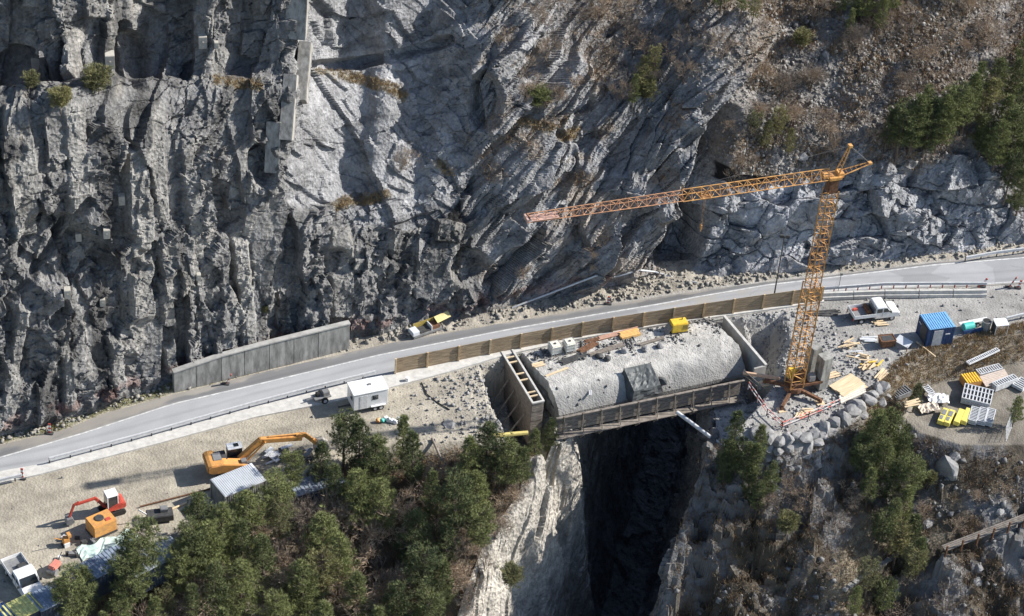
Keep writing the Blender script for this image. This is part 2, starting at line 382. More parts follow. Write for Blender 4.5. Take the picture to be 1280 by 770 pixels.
# flutes: tall narrow cells
wu = XX+.45*fbm(XX/3, SL/10, 3, 91)
a1, ea, ia = facets(wu/2.6, SL/8+.25*fbm(XX/4, SL/4, 3, 92), 93, tilt=1.25)
a2, eb, ib = facets(wu/1.25+.2*wob, SL/2.6+.25*fbm(XX/2, SL/2, 3, 94), 97, tilt=1.2)
a3, ec, ic = facets(XX/.62+.3*wob, SL/.75, 101, tilt=1.1)
a4, _, i4_ = facets(XX/1.5+.4*wob, SL/1.1+.3*fbm(XX, SL, 2, 98), 99, tilt=1.3)
dfl = .85*a1+.42*a2*(ia > .25)+.13*a3*(ia > .3)+.28*a4*(ia > .55)+.22*fbm(XX/4, SL/6, 4, 95)+.16*fbm(XX/.9, SL/.9, 4, 96, ridged=True)*(ib > .4)
# slabs: large tilted planes, smooth
qx, qy = rot_noise(XX, SL, -.95, 9, 4.2); s1_, es, is_ = facets(qx+.25*wob, qy, 111, tilt=.7)
qx, qy = rot_noise(XX, SL, -.9, 3.0, .9); s2_, es2, _ = facets(qx+.3*wob, qy, 113)
dsl = .7*s1_+.24*s2_+.05*fbm(XX/.9, SL/.9, 4, 115)+.35*fbm(XX/5, SL/5, 3, 116)
slr = sstep(.1, .4, fbm(XX/5, SL/5, 3, 118)); dsl = dsl+slr*(.25*facets(XX/.8, SL/.7, 119)[0])
# strata: long plates dipping down to the left
ang = .86+.12*wob
qx, qy = rot_noise(XX, SL, .86, 8.5, 2.1); t1, et, it = facets(qx+.35*fbm(XX/5, SL/5, 3, 121), qy+.25*wob, 123, tilt=1.3)
qx, qy = rot_noise(XX, SL, .93, 3.6, .85); t2, et2, _ = facets(qx+.3*wob, qy, 127, tilt=1.1)
qx, qy = rot_noise(XX, SL, .9, 1.3, .42); t3, et3, _ = facets(qx, qy, 128)
dst = 1.15*t1+.42*t2+.13*t3+.5*fbm(XX/4, SL/4, 4, 129)
# blocks
b1, e1, i1 = facets(XX/3.6+.3*wob, SL/2.8+.3*fbm(XX/3, SL/3, 3, 131), 133, tilt=1.4)
b2, e2, i2 = facets(XX/1.2, SL/.95, 137, tilt=1.1)
b3, e3, i3 = facets(XX/.5, SL/.45, 139)
dbl = 1.15*b1+.42*b2*(i1 > .3)+.06*b3+.18*fbm(XX/2, SL/2, 4, 141)
# scree: stones of all sizes
c1, e4, i4 = facets(XX/.9, SL/.8, 151); c2, e5, i5 = facets(XX/.42, SL/.4, 153)
out = sstep(.15, .45, fbm(XX/7, SL/7, 4, 157))
dsc = .13*c1*(i4 > .5)+.09*c2+.8*fbm(XX/9, SL/9, 4, 155)+out*(.5*b1+.2*b2)
D = Zfl*dfl+Zsl*dsl+Zst*dst+Zbl*dbl+Zsc*dsc
pier = sstep(5, -5, sdpoly(PXm, PYm, [(352, -150), (392, -150), (392, 125), (372, 190), (350, 225), (335, 225), (338, 130)]))
# named ridges: (x1,y1,x2,y2, amp, fall px): rock stands out on the left of the line, sharp edge on its right
def edge(x1, y1, x2, y2, amp, fall, side=1, soft=2.5):
    global D
    dx, dy = x2-x1, y2-y1; L = math.hypot(dx, dy)
    a_ = ((PXm-x1)*dx+(PYm-y1)*dy)/L; s_ = side*((PXm-x1)*dy-(PYm-y1)*dx)/L + 5*wob
    win = sstep(-18, 8, a_)*sstep(L+18, L-8, a_)
    D = D+amp*win*sstep(-soft, soft, s_)*np.exp(-np.maximum(s_, 0)/fall)
def groove(pts, amp, wd):
    global D
    d_ = seg_dist(PXm+5*wob, PYm, pts); D = D-amp*(1-sstep(wd*.3, wd, d_))
RW = RW2 = None
def rib(x1, y1, x2, y2, wd, amp):            # concrete rib: flat strip standing out
    global D
    dx, dy = x2-x1, y2-y1; L = math.hypot(dx, dy)
    a_ = ((PXm-x1)*dx+(PYm-y1)*dy)/L+8*wob; s_ = np.abs(((PXm-x1)*dy-(PYm-y1)*dx)/L+4*RW)
    win = sstep(-4, 4, a_)*sstep(L+4, L-4, a_); m = win*sstep(wd+2.5, wd-2.0, s_)*sstep(-.5, -.3, RW2)
    D = D*(1-m*.68)+(amp-.25)*m
    return m
Mrib = np.zeros_like(D); RW = fbm(XX/1.8, SL/1.8, 4, 88); RW2 = fbm(XX/3, SL/3, 3, 89)
for r_ in [(168, 175, 176, 395, 13, 1.3), (20, 130, 34, 300, 16, .9), (92, 130, 100, 270, 13, .8), (285, 60, 262, 110, 12, .9), (255, -40, 253, 95, 14, 1.3), (28, -60, 28, 45, 15, .9), (128, -60, 135, 30, 17, .8),
           (190, 130, 205, 330, 9, .8), (232, 170, 246, 330, 8, .9), (300, 300, 312, 450, 9, .9), (205, 350, 215, 470, 8, 1.0), (140, 420, 150, 500, 8, .9), (425, 285, 428, 400, 13, .8), (80, 400, 88, 520, 7, .9), (30, 380, 8, 520, 7, .8)]:
    Mrib = np.maximum(Mrib, rib(*r_))
groove([(405, 82), (450, 79), (500, 70), (560, 50)], 1.5, 9)
groove([(0, 385), (40, 350), (100, 265), (110, 250)], 1.3, 8); groove([(60, 400), (100, 350), (118, 320)], 1.2, 7)
edge(590, 90, 612, 170, 1.4, 22, 1)

groove([(0, 100), (60, 92)], 1.5, 10); groove([(70, 60), (100, 55), (112, 80)], 2.6, 14); groove([(180, 40), (172, 90)], 2.4, 10)

# fin and gully in the right half
edge(955, 40, 880, 160, 2.6, 60, -1); edge(880, 160, 838, 262, 3.0, 60, -1); edge(838, 262, 790, 352, 2.4, 45, -1)
groove([(905, 150), (880, 215), (862, 290), (845, 330)], 3.4, 26)
edge(735, 90, 650, 260, 1.8, 50, -1); edge(800, 230, 740, 345, 1.6, 40, -1); edge(700, 190, 640, 300, 1.8, 40, 1); groove([(735, 130), (700, 150), (690, 170)], 1.5, 12)
edge(870, 200, 760, 330, 1.3, 26, -1)
# the sprayed, flat face with dark panels right of the gully
PANEL = sstep(6, -6, sdpoly(PXm+4*wob, PYm, [(925, 345), (930, 300), (1010, 280), (1000, 335)]))
D = D*(1-PANEL*.9)+.3*PANEL
PATCH = sstep(10, -10, sdpoly(wx, wyy, [(935, 235), (1000, 225), (1020, 250), (1010, 290), (930, 300), (910, 270)])); D = D*(1-PATCH*.45)+PATCH*.8
# shelf across the left face: the wall above it stands back, deep alcoves in it
up = sstep(113, 92, BPY+6*wob)*sstep(420, 330, BPX)
D = D-1.6*up
shelf = sstep(85, 100, BPY+5*wob)*sstep(150, 122, BPY+5*wob)*sstep(370, 310, BPX)
D = D*(1-.6*shelf)+.5*shelf
for (gx, gy, gw, gh, ga) in [(18, 85, 26, 18, 2.2), (85, 78, 22, 32, 2.6), (172, 75, 14, 38, 2.6), (190, 70, 18, 24, 1.5), (325, 205, 14, 26, 1.6), (65, 310, 45, 45, 1.2), (105, 330, 25, 40, 1.3), (590, 335, 26, 22, 1.6), (603, 125, 20, 36, 2.2), (850, 300, 26, 50, 2.6), (668, 75, 12, 32, 2.0)]:
    D = D-ga*sstep(1.15, .75, np.hypot((PXm+8*wob-gx)/gw, (PYm-gy)/gh))
def crack(e, w_): return 1-sstep(0, w_, e)
q1 = facets(XX/1.7+.35*wob+.3*fbm(XX/1.5, SL/1.5, 3, 181), SL/2.1+.3*fbm(XX/2, SL/2, 3, 182), 183, tilt=1.2); q2 = facets(XX/.75, SL/.9+.2*wob, 187, tilt=1.0)
D = D+(Zfl*.16+Zbl*.2+Zsl*.04+Zst*.08)*q1[0]*(1-.6*Mrib)+.05*q2[0]
D = D-.22*crack(q1[1], .07)*(Zfl*.8+Zbl)*(q1[2] > .35)-.12*crack(es2, .05)*Zsl*(q1[2] > .5)-.2*crack(et2, .06)*Zst-.35*crack(e1, .06)*Zbl
D = D*sstep(0, 2.0, SL)
CPd = CP+nn*D[..., None]
cn = fbm(XX/6, SL/6, 5, 161)[..., None]; cf = fbm(XX/1.0, SL/1.0, 5, 163)[..., None]; cs = fbm(XX/.8, SL/8, 4, 165)[..., None]; ce = fbm(XX/2.5, SL/2.5, 5, 167)[..., None]
def m3(a): return a[..., None]
base = C(.25, .25, .25)*(1+.22*cn+.28*cf)
flc = C(.195, .193, .19)*(1+.2*cn+.2*cf+.28*cs); tan = sstep(.1, .5, cs+ce*.6)
stn = sstep(.05, .35, fbm(XX/1.6, SL/9, 4, 171)+.3*fbm(XX/5, SL/5, 3, 173))[..., None]; flc = flc*(1-.5*stn)
flc = flc*(1-.45*tan)+C(.33, .31, .275)*.45*tan
slc = C(.285, .285, .29)*(1+.3*cn+.2*cf)*(1-.35*sstep(.1, .4, fbm(XX/3, SL/1.6, 4, 175)[..., None]))
stc = C(.27, .268, .268)*(1+.2*cn+.25*cf); br = sstep(.05, .4, ce+cn*.6); stc = stc*(1-.5*br)+C(.27, .21, .15)*.5*br
blc = C(.30, .305, .315)*(1+.15*cn+.25*cf)
scc = C(.235, .22, .205)*(1+.2*cn+.35*cf); vb = sstep(-.35, .15, ce*.6+cn*.8+.0); scc = scc*(1-.8*vb)+C(.135, .11, .085)*(1+.4*cf)*.8*vb
col = flc*m3(Zfl)+slc*m3(Zsl)+stc*m3(Zst)+blc*m3(Zbl)+scc*m3(Zsc)
col = col*(1-m3(Mrib)*.6)+C(.30, .29, .27)*(1+.15*cs+.1*cf)*m3(Mrib)*.6
col = col*(1-m3(PANEL)*.8)+C(.42, .42, .43)*(1+.12*cn)*m3(PANEL)*.8
dk = sstep(3, -3, sdpoly(PXm, PYm, [(925, 318), (940, 280), (955, 285), (945, 320)]))+sstep(3, -3, sdpoly(PXm, PYm, [(974, 335), (978, 322), (992, 320), (988, 336)]))
col = col*(1-m3(dk)*.5)
col = col*(1-m3(PATCH)*.7)+C(.40, .41, .43)*(1+.15*cf)*m3(PATCH)*.7
# concrete pier is paler
pier = sstep(5, -5, sdpoly(PXm, PYm, [(352, -150), (392, -150), (392, 125), (372, 190), (350, 225), (335, 225), (338, 130)]))
# dead vegetation on ledges
led = np.zeros_like(D)
for q in ([(405, 92), (440, 96), (490, 112), (505, 120)], [(410, 262), (440, 248), (478, 245)], [(655, 150), (690, 170), (730, 165)], [(550, 205), (562, 215)], [(270, 100), (320, 108)]):
    led = np.maximum(led, sstep(-.5, .1, RW)*sstep(10, 3, seg_dist(PXm+4*wob, PYm, q)))
col = col*(1-m3(led)*.8)+C(.20, .18, .135)*(1+.4*cf)*m3(led)*.8
vegmask = np.clip(Zsc*1.2+sstep(.25, .5, Zst*br[..., 0]*(PYm < 230))*.7, 0, 1)
# rusty mesh at the foot of the flutes
foot = sstep(3.2, 2.4, SL)*sstep(1.2, 1.8, SL)*(PXm < 760)*sstep(.0, .2, cf[..., 0]+.15)
col = col*(1-m3(foot)*.5)+C(.22, .12, .10)*m3(foot)*.5
cobj, cV, cF = grid_mesh('cliff', CPd, M_ROCK, np.clip(col, .02, .8)); props(cobj, kind='structure')
BV = BVHTree.FromPolygons(cV.tolist(), cF.tolist())
def chit(px, py):
    r_ = BV.ray_cast(Vector(CAM), Vector(ray(px, py)))
    return (np.array(r_[0]), np.array(r_[1])) if r_[0] is not None else (None, None)
# ------------------------------------------------------------------ ROAD
def strip(name, near, far, z, mat, step=1.0, parent=None):
    x0 = max(near[0][0], far[0][0]); x1 = min(near[-1][0], far[-1][0]); q = np.arange(x0, x1, step)
    P = np.stack([np.stack([q, lerp_line(near, q), np.full_like(q, z)], -1), np.stack([q, lerp_line(far, q), np.full_like(q, z)], -1)])
    o, _, _ = grid_mesh(name, P, mat); return o
def offs(line, d): 
    p = np.array(line); return [(a[0], a[1]+d, 0) for a in p]
def road_mat():
    m, n, b_ = nodes('asphalt'); L = n.links.new; at = N(n, 'ShaderNodeVertexColor'); at.layer_name = 'Col'; tc = N(n, 'ShaderNodeTexCoord')
    q = N(n, 'ShaderNodeTexNoise'); q.inputs['Scale'].default_value = 9; q.inputs['Detail'].default_value = 6; L(tc.outputs['Object'], q.inputs['Vector'])
    mr = N(n, 'ShaderNodeMapRange'); mr.inputs[3].default_value = .8; mr.inputs[4].default_value = 1.2; L(q.outputs[0], mr.inputs[0])
    v = N(n, 'ShaderNodeVectorMath', operation='SCALE'); L(at.outputs[0], v.inputs[0]); L(mr.outputs[0], v.inputs[3]); L(v.outputs[0], b_.inputs['Base Color']); b_.inputs['Roughness'].default_value = .9; b_.inputs['Specular IOR Level'].default_value = .2
    return m
M_ASPH = road_mat()
M_ASPHD = simple('dirty_asphalt', (.20, .198, .195), .93, var=.25, scale=1.5, bump=.3, spec=.2)
M_PAINT = simple('road_paint', (.58, .58, .57), .7, var=.1, scale=2.2, alt=(.38, .385, .39), amt=.3)
M_CONC = simple('concrete', (.42, .41, .385), .9, var=.2, scale=1.3, bump=.4, stretch=(1, 1, .4), spec=.2)
M_CONCW = simple('pale_concrete', (.56, .545, .51), .88, var=.16, scale=2, bump=.3, spec=.2)
EL_FAR = Gp([(-300, 650), (0, 573), (109, 541), (216, 506), (320, 482), (473, 445), (640, 412), (740, 395), (830, 380), (866, 373), (960, 357), (1038, 348), (1168, 332), (1280, 323), (1560, 293)])
EL_NEAR = Gp([(-300, 670), (0, 590), (62, 579), (320, 509), (468, 472), (632, 438), (720, 419), (832, 399), (960, 379), (1030, 366), (1105, 361), (1233, 357), (1280, 354), (1560, 327)])
def surf(name, near, far, z, mat, base, dirt, tracks, seed):
    q = np.arange(-75, 75, .14); v = np.linspace(0, 1, 44); yn = lerp_line(near, q); yf = lerp_line(far, q)
    YY = yn[None]*(1-v[:, None])+yf[None]*v[:, None]; XQ = np.repeat(q[None], 44, 0); AC = YY-yn[None]; al_ = XQ*1.04
    a_ = fbm(al_/7, AC/.8, 4, seed); b2 = fbm(al_/1.5, AC/1.2, 4, seed+1); c_ = fbm(al_/22, AC/2.5, 3, seed+2)
    k = 1+.10*a_+.08*b2
    for t_ in tracks: k = k-.13*np.exp(-((AC-t_-.15*c_)/.28)**2)
    cr_ = sstep(.035, .0, np.abs(fbm(al_/3, AC/2, 3, seed+3)))*(c_ > 0); k = k*(1-.22*cr_)
    pt_ = (facets(al_/6, AC/2.2, seed+5)[2] > .86); k = k*(1-.16*pt_)
    d_ = sstep(.05, .5, b2*.5+c_+dirt(v[:, None]*np.ones_like(XQ), XQ))[..., None]
    cc_ = np.array(base)[None, None]*k[..., None]; cc_ = cc_*(1-.65*d_)+C(.30, .275, .235)*(1+.2*b2[..., None])*.65*d_
    o, _, _ = grid_mesh(name, np.stack([XQ, YY, np.full_like(XQ, z)], -1), mat, np.clip(cc_, .02, .8)); return o
rd = surf('road', [(a[0], a[1], 0) for a in EL_NEAR], EL_FAR, 0.0, M_ASPH, (.35, .355, .365), lambda v, x: -.25+.6*sstep(.12, 0, v)+.25*sstep(.9, 1, v), (.8, 2.3), 401); props(rd, kind='structure')
rs = surf('road_shoulder', EL_FAR, ROAD_FAR, -.004, M_ASPH, (.19, .19, .192), lambda v, x: -.15+.7*sstep(.45, 1, v)+.5*sstep(-15, -35, x), (.7,), 431); props(rs, kind='structure')
e1_ = strip('road_edge_line', offs(EL_FAR, .02), offs(EL_FAR, .24), .008, M_PAINT); props(e1_, kind='structure')
i0 = [k for k, p in enumerate(EL_NEAR) if p[0] > G(1000, 370)[0]][0]
e2_ = strip('road_edge_line', offs(EL_NEAR[i0-1:], .25), offs(EL_NEAR[i0-1:], .45), .008, M_PAINT); props(e2_, kind='structure')
# ================================================================== THINGS
class B:
    def __init__(s): s.v, s.f = [], []
    def add(s, vs, fs):
        o = len(s.v); s.v += [tuple(map(float, a)) for a in vs]; s.f += [tuple(o+i for i in q) for q in fs]; return s
    def box(s, cx, cy, cz, sx, sy, sz, rz=0, M=None):
        c_, q_ = math.cos(rz), math.sin(rz); vs = []
        for k in (-.5, .5):
            for a, b in ((-.5, -.5), (.5, -.5), (.5, .5), (-.5, .5)):
                x, y = a*sx, b*sy; p = (cx+x*c_-y*q_, cy+x*q_+y*c_, cz+k*sz)
                vs.append(tuple(M @ Vector(p)) if M else p)
        return s.add(vs, [(3, 2, 1, 0), (4, 5, 6, 7), (0, 1, 5, 4), (1, 2, 6, 5), (2, 3, 7, 6), (3, 0, 4, 7)])
    def frustum(s, cx, cy, z0, z1, ax, ay, bx, by, ox=0, oy=0):
        vs = [(cx+a*ax/2, cy+b*ay/2, z0) for a, b in ((-1, -1), (1, -1), (1, 1), (-1, 1))]+[(cx+ox+a*bx/2, cy+oy+b*by/2, z1) for a, b in ((-1, -1), (1, -1), (1, 1), (-1, 1))]
        return s.add(vs, [(3, 2, 1, 0), (4, 5, 6, 7), (0, 1, 5, 4), (1, 2, 6, 5), (2, 3, 7, 6), (3, 0, 4, 7)])
    def beam(s, p, q, w, h=None):
        h = h or w; p, q = Vector(p), Vector(q); d = (q-p).normalized()
        u = Vector((0, 0, 1)) if abs(d.z) < .95 else Vector((0, 1, 0)); a = d.cross(u).normalized(); b = a.cross(d)
        vs = [e+a*w/2*i+b*h/2*j for e in (p, q) for i, j in ((-1, -1), (1, -1), (1, 1), (-1, 1))]
        return s.add(vs, [(3, 2, 1, 0), (4, 5, 6, 7), (0, 1, 5, 4), (1, 2, 6, 5), (2, 3, 7, 6), (3, 0, 4, 7)])
    def tube(s, p, q, r1, r2=None, n=8):
        r2 = r1 if r2 is None else r2; p, q = Vector(p), Vector(q); d = (q-p).normalized()
        u = Vector((0, 0, 1)) if abs(d.z) < .95 else Vector((0, 1, 0)); a = d.cross(u).normalized(); b = a.cross(d)
        vs = [e+(a*math.cos(t)+b*math.sin(t))*r for e, r in ((p, r1), (q, r2)) for t in [2*math.pi*i/n for i in range(n)]]
        return s.add(vs, [(i, (i+1) % n, n+(i+1) % n, n+i) for i in range(n)]+[tuple(range(n))[::-1], tuple(range(n, 2*n))])
    def path(s, pts, r, n=6):
        for a, b in zip(pts[:-1], pts[1:]): s.tube(a, b, r, n=n)
        return s
    def prism(s, pts, y0, y1):            # profile in xz, extruded along y
        n = len(pts); vs = [(x, y0, z) for x, z in pts]+[(x, y1, z) for x, z in pts]
        return s.add(vs, [tuple(range(n)), tuple(range(n, 2*n))[::-1]]+[(i, n+i, n+(i+1) % n, (i+1) % n) for i in range(n)])
    def quad(s, a, b, c, d, th=0.02):
        a, b, c, d = map(Vector, (a, b, c, d)); nn_ = (b-a).cross(d-a).normalized()*th
        return s.add([a, b, c, d, a+nn_, b+nn_, c+nn_, d+nn_], [(3, 2, 1, 0), (4, 5, 6, 7), (0, 1, 5, 4), (1, 2, 6, 5), (2, 3, 7, 6), (3, 0, 4, 7)])
    def ico(s, cx, cy, cz, rx, ry, rz_, jit=.2, seed=0, rot=0):
        import bmesh
        bm = bmesh.new(); bmesh.ops.create_icosphere(bm, subdivisions=2, radius=1); rr = random.Random(seed)
        pl = [((Vector(q)+Vector((rr.gauss(0, .28), rr.gauss(0, .28), rr.gauss(0, .28)))).normalized(), rr.uniform(.58, .76)*(1.18 if q[0]*q[1] else 1)) for q in ((1, 0, 0), (-1, 0, 0), (0, 1, 0), (0, -1, 0), (0, 0, 1), (0, 0, -1), (.7, .7, .5), (-.7, .3, .7), (.4, -.8, .6))]
        for v in bm.verts:
            for n_, d_ in pl:
                e = v.co.dot(n_)-d_
                if e > 0: v.co -= n_*e*.95
            v.co *= 1+rr.uniform(-jit, jit)*.15
        c_, q_ = math.cos(rot), math.sin(rot)
        vs = [(cx+(v.co.x*rx)*c_-(v.co.y*ry)*q_, cy+(v.co.x*rx)*q_+(v.co.y*ry)*c_, cz+v.co.z*rz_) for v in bm.verts]
        fs = [tuple(v.index for v in f.verts) for f in bm.faces]; bm.free(); return s.add(vs, fs)
    def build(s, name, mat, parent=None, bevel=0, smooth=False):
        me = bpy.data.meshes.new(name); me.from_pydata(s.v, [], s.f); me.update()
        me.materials.append(mat); o = bpy.data.objects.new(name, me); link(o, parent)
        import bmesh
        bm = bmesh.new(); bm.from_mesh(me); bmesh.ops.recalc_face_normals(bm, faces=bm.faces)
        if bevel:
            bmesh.ops.bevel(bm, geom=[e for e in bm.edges if len(e.link_faces) == 2 and e.calc_face_angle(0) > .5], offset=bevel, segments=2, affect='EDGES', clamp_overlap=True)
        bm.to_mesh(me); bm.free()
        if smooth:
            for p in me.polygons: p.use_smooth = True
        return o
def thing(name, label, cat, loc=(0, 0, 0), rz=0, group=None):
    o = bpy.data.objects.new(name, None); o.empty_display_size = .3; COL.objects.link(o)
    o.location = tuple(map(float, loc)); o.rotation_euler = (0, 0, rz); return props(o, label, cat, group)
def yaw(a, b, z=0):
    p, q = G(*a, z), G(*b, z); return math.atan2(q[1]-p[1], q[0]-p[0])
def dup(root, loc, rz=None, label=None):
    r = root.copy(); COL.objects.link(r); r.location = tuple(map(float, loc))
    if rz is not None: r.rotation_euler = (0, 0, rz)
    if label: r['label'] = label
    for ch in list(root.children):
        k = ch.copy(); COL.objects.link(k); k.parent = r
        for g in list(ch.children):
            d = g.copy(); COL.objects.link(d); d.parent = k
    return r
def gz(x, y): return float(ground_z(np.array([x]), np.array([y]))[0])
def lw(p, o, rz):                         # world point -> local coordinates of a thing at o turned rz
    x, y, z = p[0]-o[0], p[1]-o[1], p[2]-o[2]; c_, q_ = math.cos(-rz), math.sin(-rz); return (x*c_-y*q_, x*q_+y*c_, z)
# materials
M_WHITE = simple('white_paint', (.78, .78, .77), .35, var=.1, scale=1.5)
M_GLASS = simple('dark_glass', (.025, .03, .035), .08, var=.1, scale=1, spec=.8)
M_BLK = simple('black_rubber', (.03, .03, .03), .8, var=.3)
M_GREY = simple('grey_metal', (.30, .30, .30), .5, metal=.3, var=.2)
M_DARK = simple('dark_metal', (.07, .07, .07), .6, var=.3)
M_GALV = simple('galvanised_steel', (.60, .61, .62), .5, metal=.15, var=.15)
M_ORANGE = simple('digger_orange', (.68, .33, .08), .5, var=.22, scale=2.6, alt=(.44, .23, .10))
M_YEL = simple('machine_yellow', (.80, .55, .05), .45, var=.2, scale=3, alt=(.6, .38, .06))
M_CRANE = simple('crane_ochre', (.68, .365, .11), .6, var=.3, scale=1.6, alt=(.34, .17, .07), amt=.35)
M_RED = simple('faded_red', (.55, .09, .06), .55, var=.25, scale=3)
M_RUST = simple('rusty_steel', (.20, .10, .055), .85, var=.45, scale=4)
M_WOODP = simple('new_timber', (.72, .56, .36), .8, var=.2, scale=2, stretch=(.3, 3, 3))
M_WOODH = simple('hoarding_boards', (.36, .275, .18), .85, var=.45, scale=1.6, stretch=(.35, 1, 6), amt=.6)
M_POST = simple('post_timber', (.66, .47, .27), .85, var=.25, scale=2)
M_WOODD = simple('weathered_timber', (.27, .235, .20), .9, var=.35, scale=2, stretch=(1, 1, 3))
M_BLUE = simple('container_blue', (.03, .07, .18), .5, var=.25, scale=2)
M_NAVY = simple('container_navy', (.05, .065, .095), .6, var=.3, scale=2)
M_LBLUE = simple('roof_light_blue', (.22, .47, .74), .4, var=.12, scale=2)
M_PLAST = simple('white_plastic', (.72, .70, .60), .5, var=.12, scale=3)
M_TEAL = simple('teal_plastic', (.10, .55, .48), .5, var=.2)
M_TARP = simple('grey_tarpaulin', (.085, .09, .09), .6, var=.3, scale=2)
M_PTARP = simple('pale_green_tarpaulin', (.55, .68, .62), .6, var=.15, scale=3)
M_WROOF = simple('pale_roof_sheet', (.66, .68, .70), .5, var=.12, scale=1.5)
M_FORM = simple('formwork_grey', (.62, .63, .64), .6, var=.2, scale=4)
M_LIME = simple('lime_roof_paint', (.66, .63, .24), .55, var=.25, scale=2)
M_WALL = simple('weathered_concrete', (.34, .335, .31), .92, var=.42, scale=1.1, bump=.4, stretch=(1.5, 1.5, .4), spec=.15)
M_STONE = simple('pale_stone', (.31, .305, .30), .93, var=.3, scale=1.4, bump=.8, spec=.15)
M_DECK = simple('raw_concrete', (.48, .475, .455), .95, var=.24, scale=1.6, bump=1.0, spec=.15)
# ---------------- retaining wall: one thing, its cast bays are parts
def seg_label(o, t): o['label'] = t
o_ = G(218, 491); L2 = G(437, 437); rz = math.atan2(L2[1]-o_[1], L2[0]-o_[0]); Lw = math.hypot(L2[0]-o_[0], L2[1]-o_[1])
rw = thing('retaining_wall', 'long weathered concrete retaining wall at the cliff foot, tapering down to its left end', 'retaining wall', o_, rz)
xsw = [0, 2.3, 4.9, 7.3, 9.9, 12.5, 15.1, Lw]
def hw(x): return float(np.interp(x, [0, 5, Lw*.5, Lw], [2.5, 3.1, 3.25, 3.3]))
for a, b in zip(xsw[:-1], xsw[1:]):
    m = B(); b_ = b-.035
    m.add([(a, 0, 0), (b_, 0, 0), (b_, 0, hw(b)), (a, 0, hw(a)), (a, .45, 0), (b_, .45, 0), (b_, .45, hw(b)), (a, .45, hw(a))], [(0, 1, 2, 3), (7, 6, 5, 4), (3, 2, 6, 7), (0, 4, 5, 1), (1, 5, 6, 2), (4, 0, 3, 7)])
    m.build('wall_bay', M_WALL, rw, .02)
m = B(); 
for a, b in zip(xsw[:-1], xsw[1:]): m.beam((a-.02, .22, hw(a)+.08), (b+.01, .22, hw(b)+.08), .6, .14)
m.build('coping', M_CONC, rw)
# ---------------- kerbs
def kerb(name, label, nearpx, w, h, mat=M_CONCW):
    pts = Gp(nearpx); o = thing(name, label, 'kerb', pts[0])
    m = B()
    for a, b in zip(pts[:-1], pts[1:]):
        m.beam((a[0]-pts[0][0], a[1]-pts[0][1]+w/2, h/2-.05), (b[0]-pts[0][0]+.02, b[1]-pts[0][1]+w/2, h/2-.05), w, h+.1)
    m.build('kerb_strip', mat, o, .015); return o
ek = B(); lineA = Gp([(-300, 682), (-100, 632), (0, 605), (49, 594), (180, 560), (320, 522), (432, 500), (560, 466), (632, 444.5), (720, 425), (832, 406), (960, 388), (1030, 378)])
lineB = [(float(p[0]), float(lerp_line(EL_NEAR, p[0]))-.02, 0) for p in lineA]
P_ = []
for p, q in zip(lineA, lineB): P_.append(((p[0], p[1], -.25), (p[0], p[1], .14), (q[0], q[1], .14), (q[0], q[1], -.05)))
for u_, v_ in zip(P_[:-1], P_[1:]): ek.add([*u_, *v_], [(0, 1, 5, 4), (1, 2, 6, 5), (2, 3, 7, 6)])
ko = ek.build('road_kerb', M_CONCW); props(ko, kind='structure')
# ---------------- guardrails
def guardrail(pxs, label, posts=2.0, z0=.12, red=None, dy=0):
    pts = [np.array(p) for p in Gp(pxs)]; o0 = pts[0]; t = thing('guardrail', label, 'guardrail', o0, 0, 'guardrails along the road')
    loc = [Vector((p[0]-o0[0], p[1]-o0[1]+dy, 0)) for p in pts]
    m = B()
    for a, b in zip(loc[:-1], loc[1:]):
        for zz, th in ((.74, .17), (.64, .10), (.54, .14)):
            m.beam(a+Vector((0, 0, z0+zz)), b+Vector((0, 0, z0+zz)), th, .12)
    m.build('rail', M_GALV, t)
    acc = 0
    for a, b in zip(loc[:-1], loc[1:]):
        L = (b-a).length
        while acc < L:
            p = a+(b-a)*(acc/L); pb = B().box(p.x, p.y+.08, z0+.33, .12, .07, .72).build('post', M_DARK if red is None else M_RED, t); acc += posts
        acc -= L
    return t
guardrail([(62, 581), (180, 549.5), (320, 510), (400, 489), (469, 472)], 'long steel guardrail on the kerb beside the left yard', 2.0)
guardrail([(-200, 660), (-60, 622), (28, 601)], 'short steel guardrail leaving the photo at the lower left', 2.0)
guardrail([(1027, 367.5), (1105, 361.5), (1170, 361), (1232, 361)], 'steel guardrail with red posts on the concrete barrier behind the white pickup', 1.35, .1, True)
guardrail([(1206, 328), (1245, 321), (1285, 316), (1400, 300)], 'steel guardrail on the cliff side at the far right bend', 2.0, 0, None)
bl = Gp([(1027, 374), (1105, 371), (1233, 370)]); t = thing('concrete_barrier', 'low concrete traffic barrier under the right guardrail', 'barrier', bl[0])
m = B(); l0 = Vector(bl[0])
for a, b in zip(bl[:-1], bl[1:]):
    a, b = Vector(a)-l0, Vector(b)-l0; n = max(1, round((b-a).length/4))
    for i in range(n):
        p, q = a+(b-a)*(i/n), a+(b-a)*((i+.98)/n); m = B(); m.beam(p+Vector((0, .05, .2)), q+Vector((0, .05, .2)), .6, .4); m.beam(p+Vector((0, .1, .6)), q+Vector((0, .1, .6)), .3, .42); m.build('barrier_block', M_CONCW, t, .02)
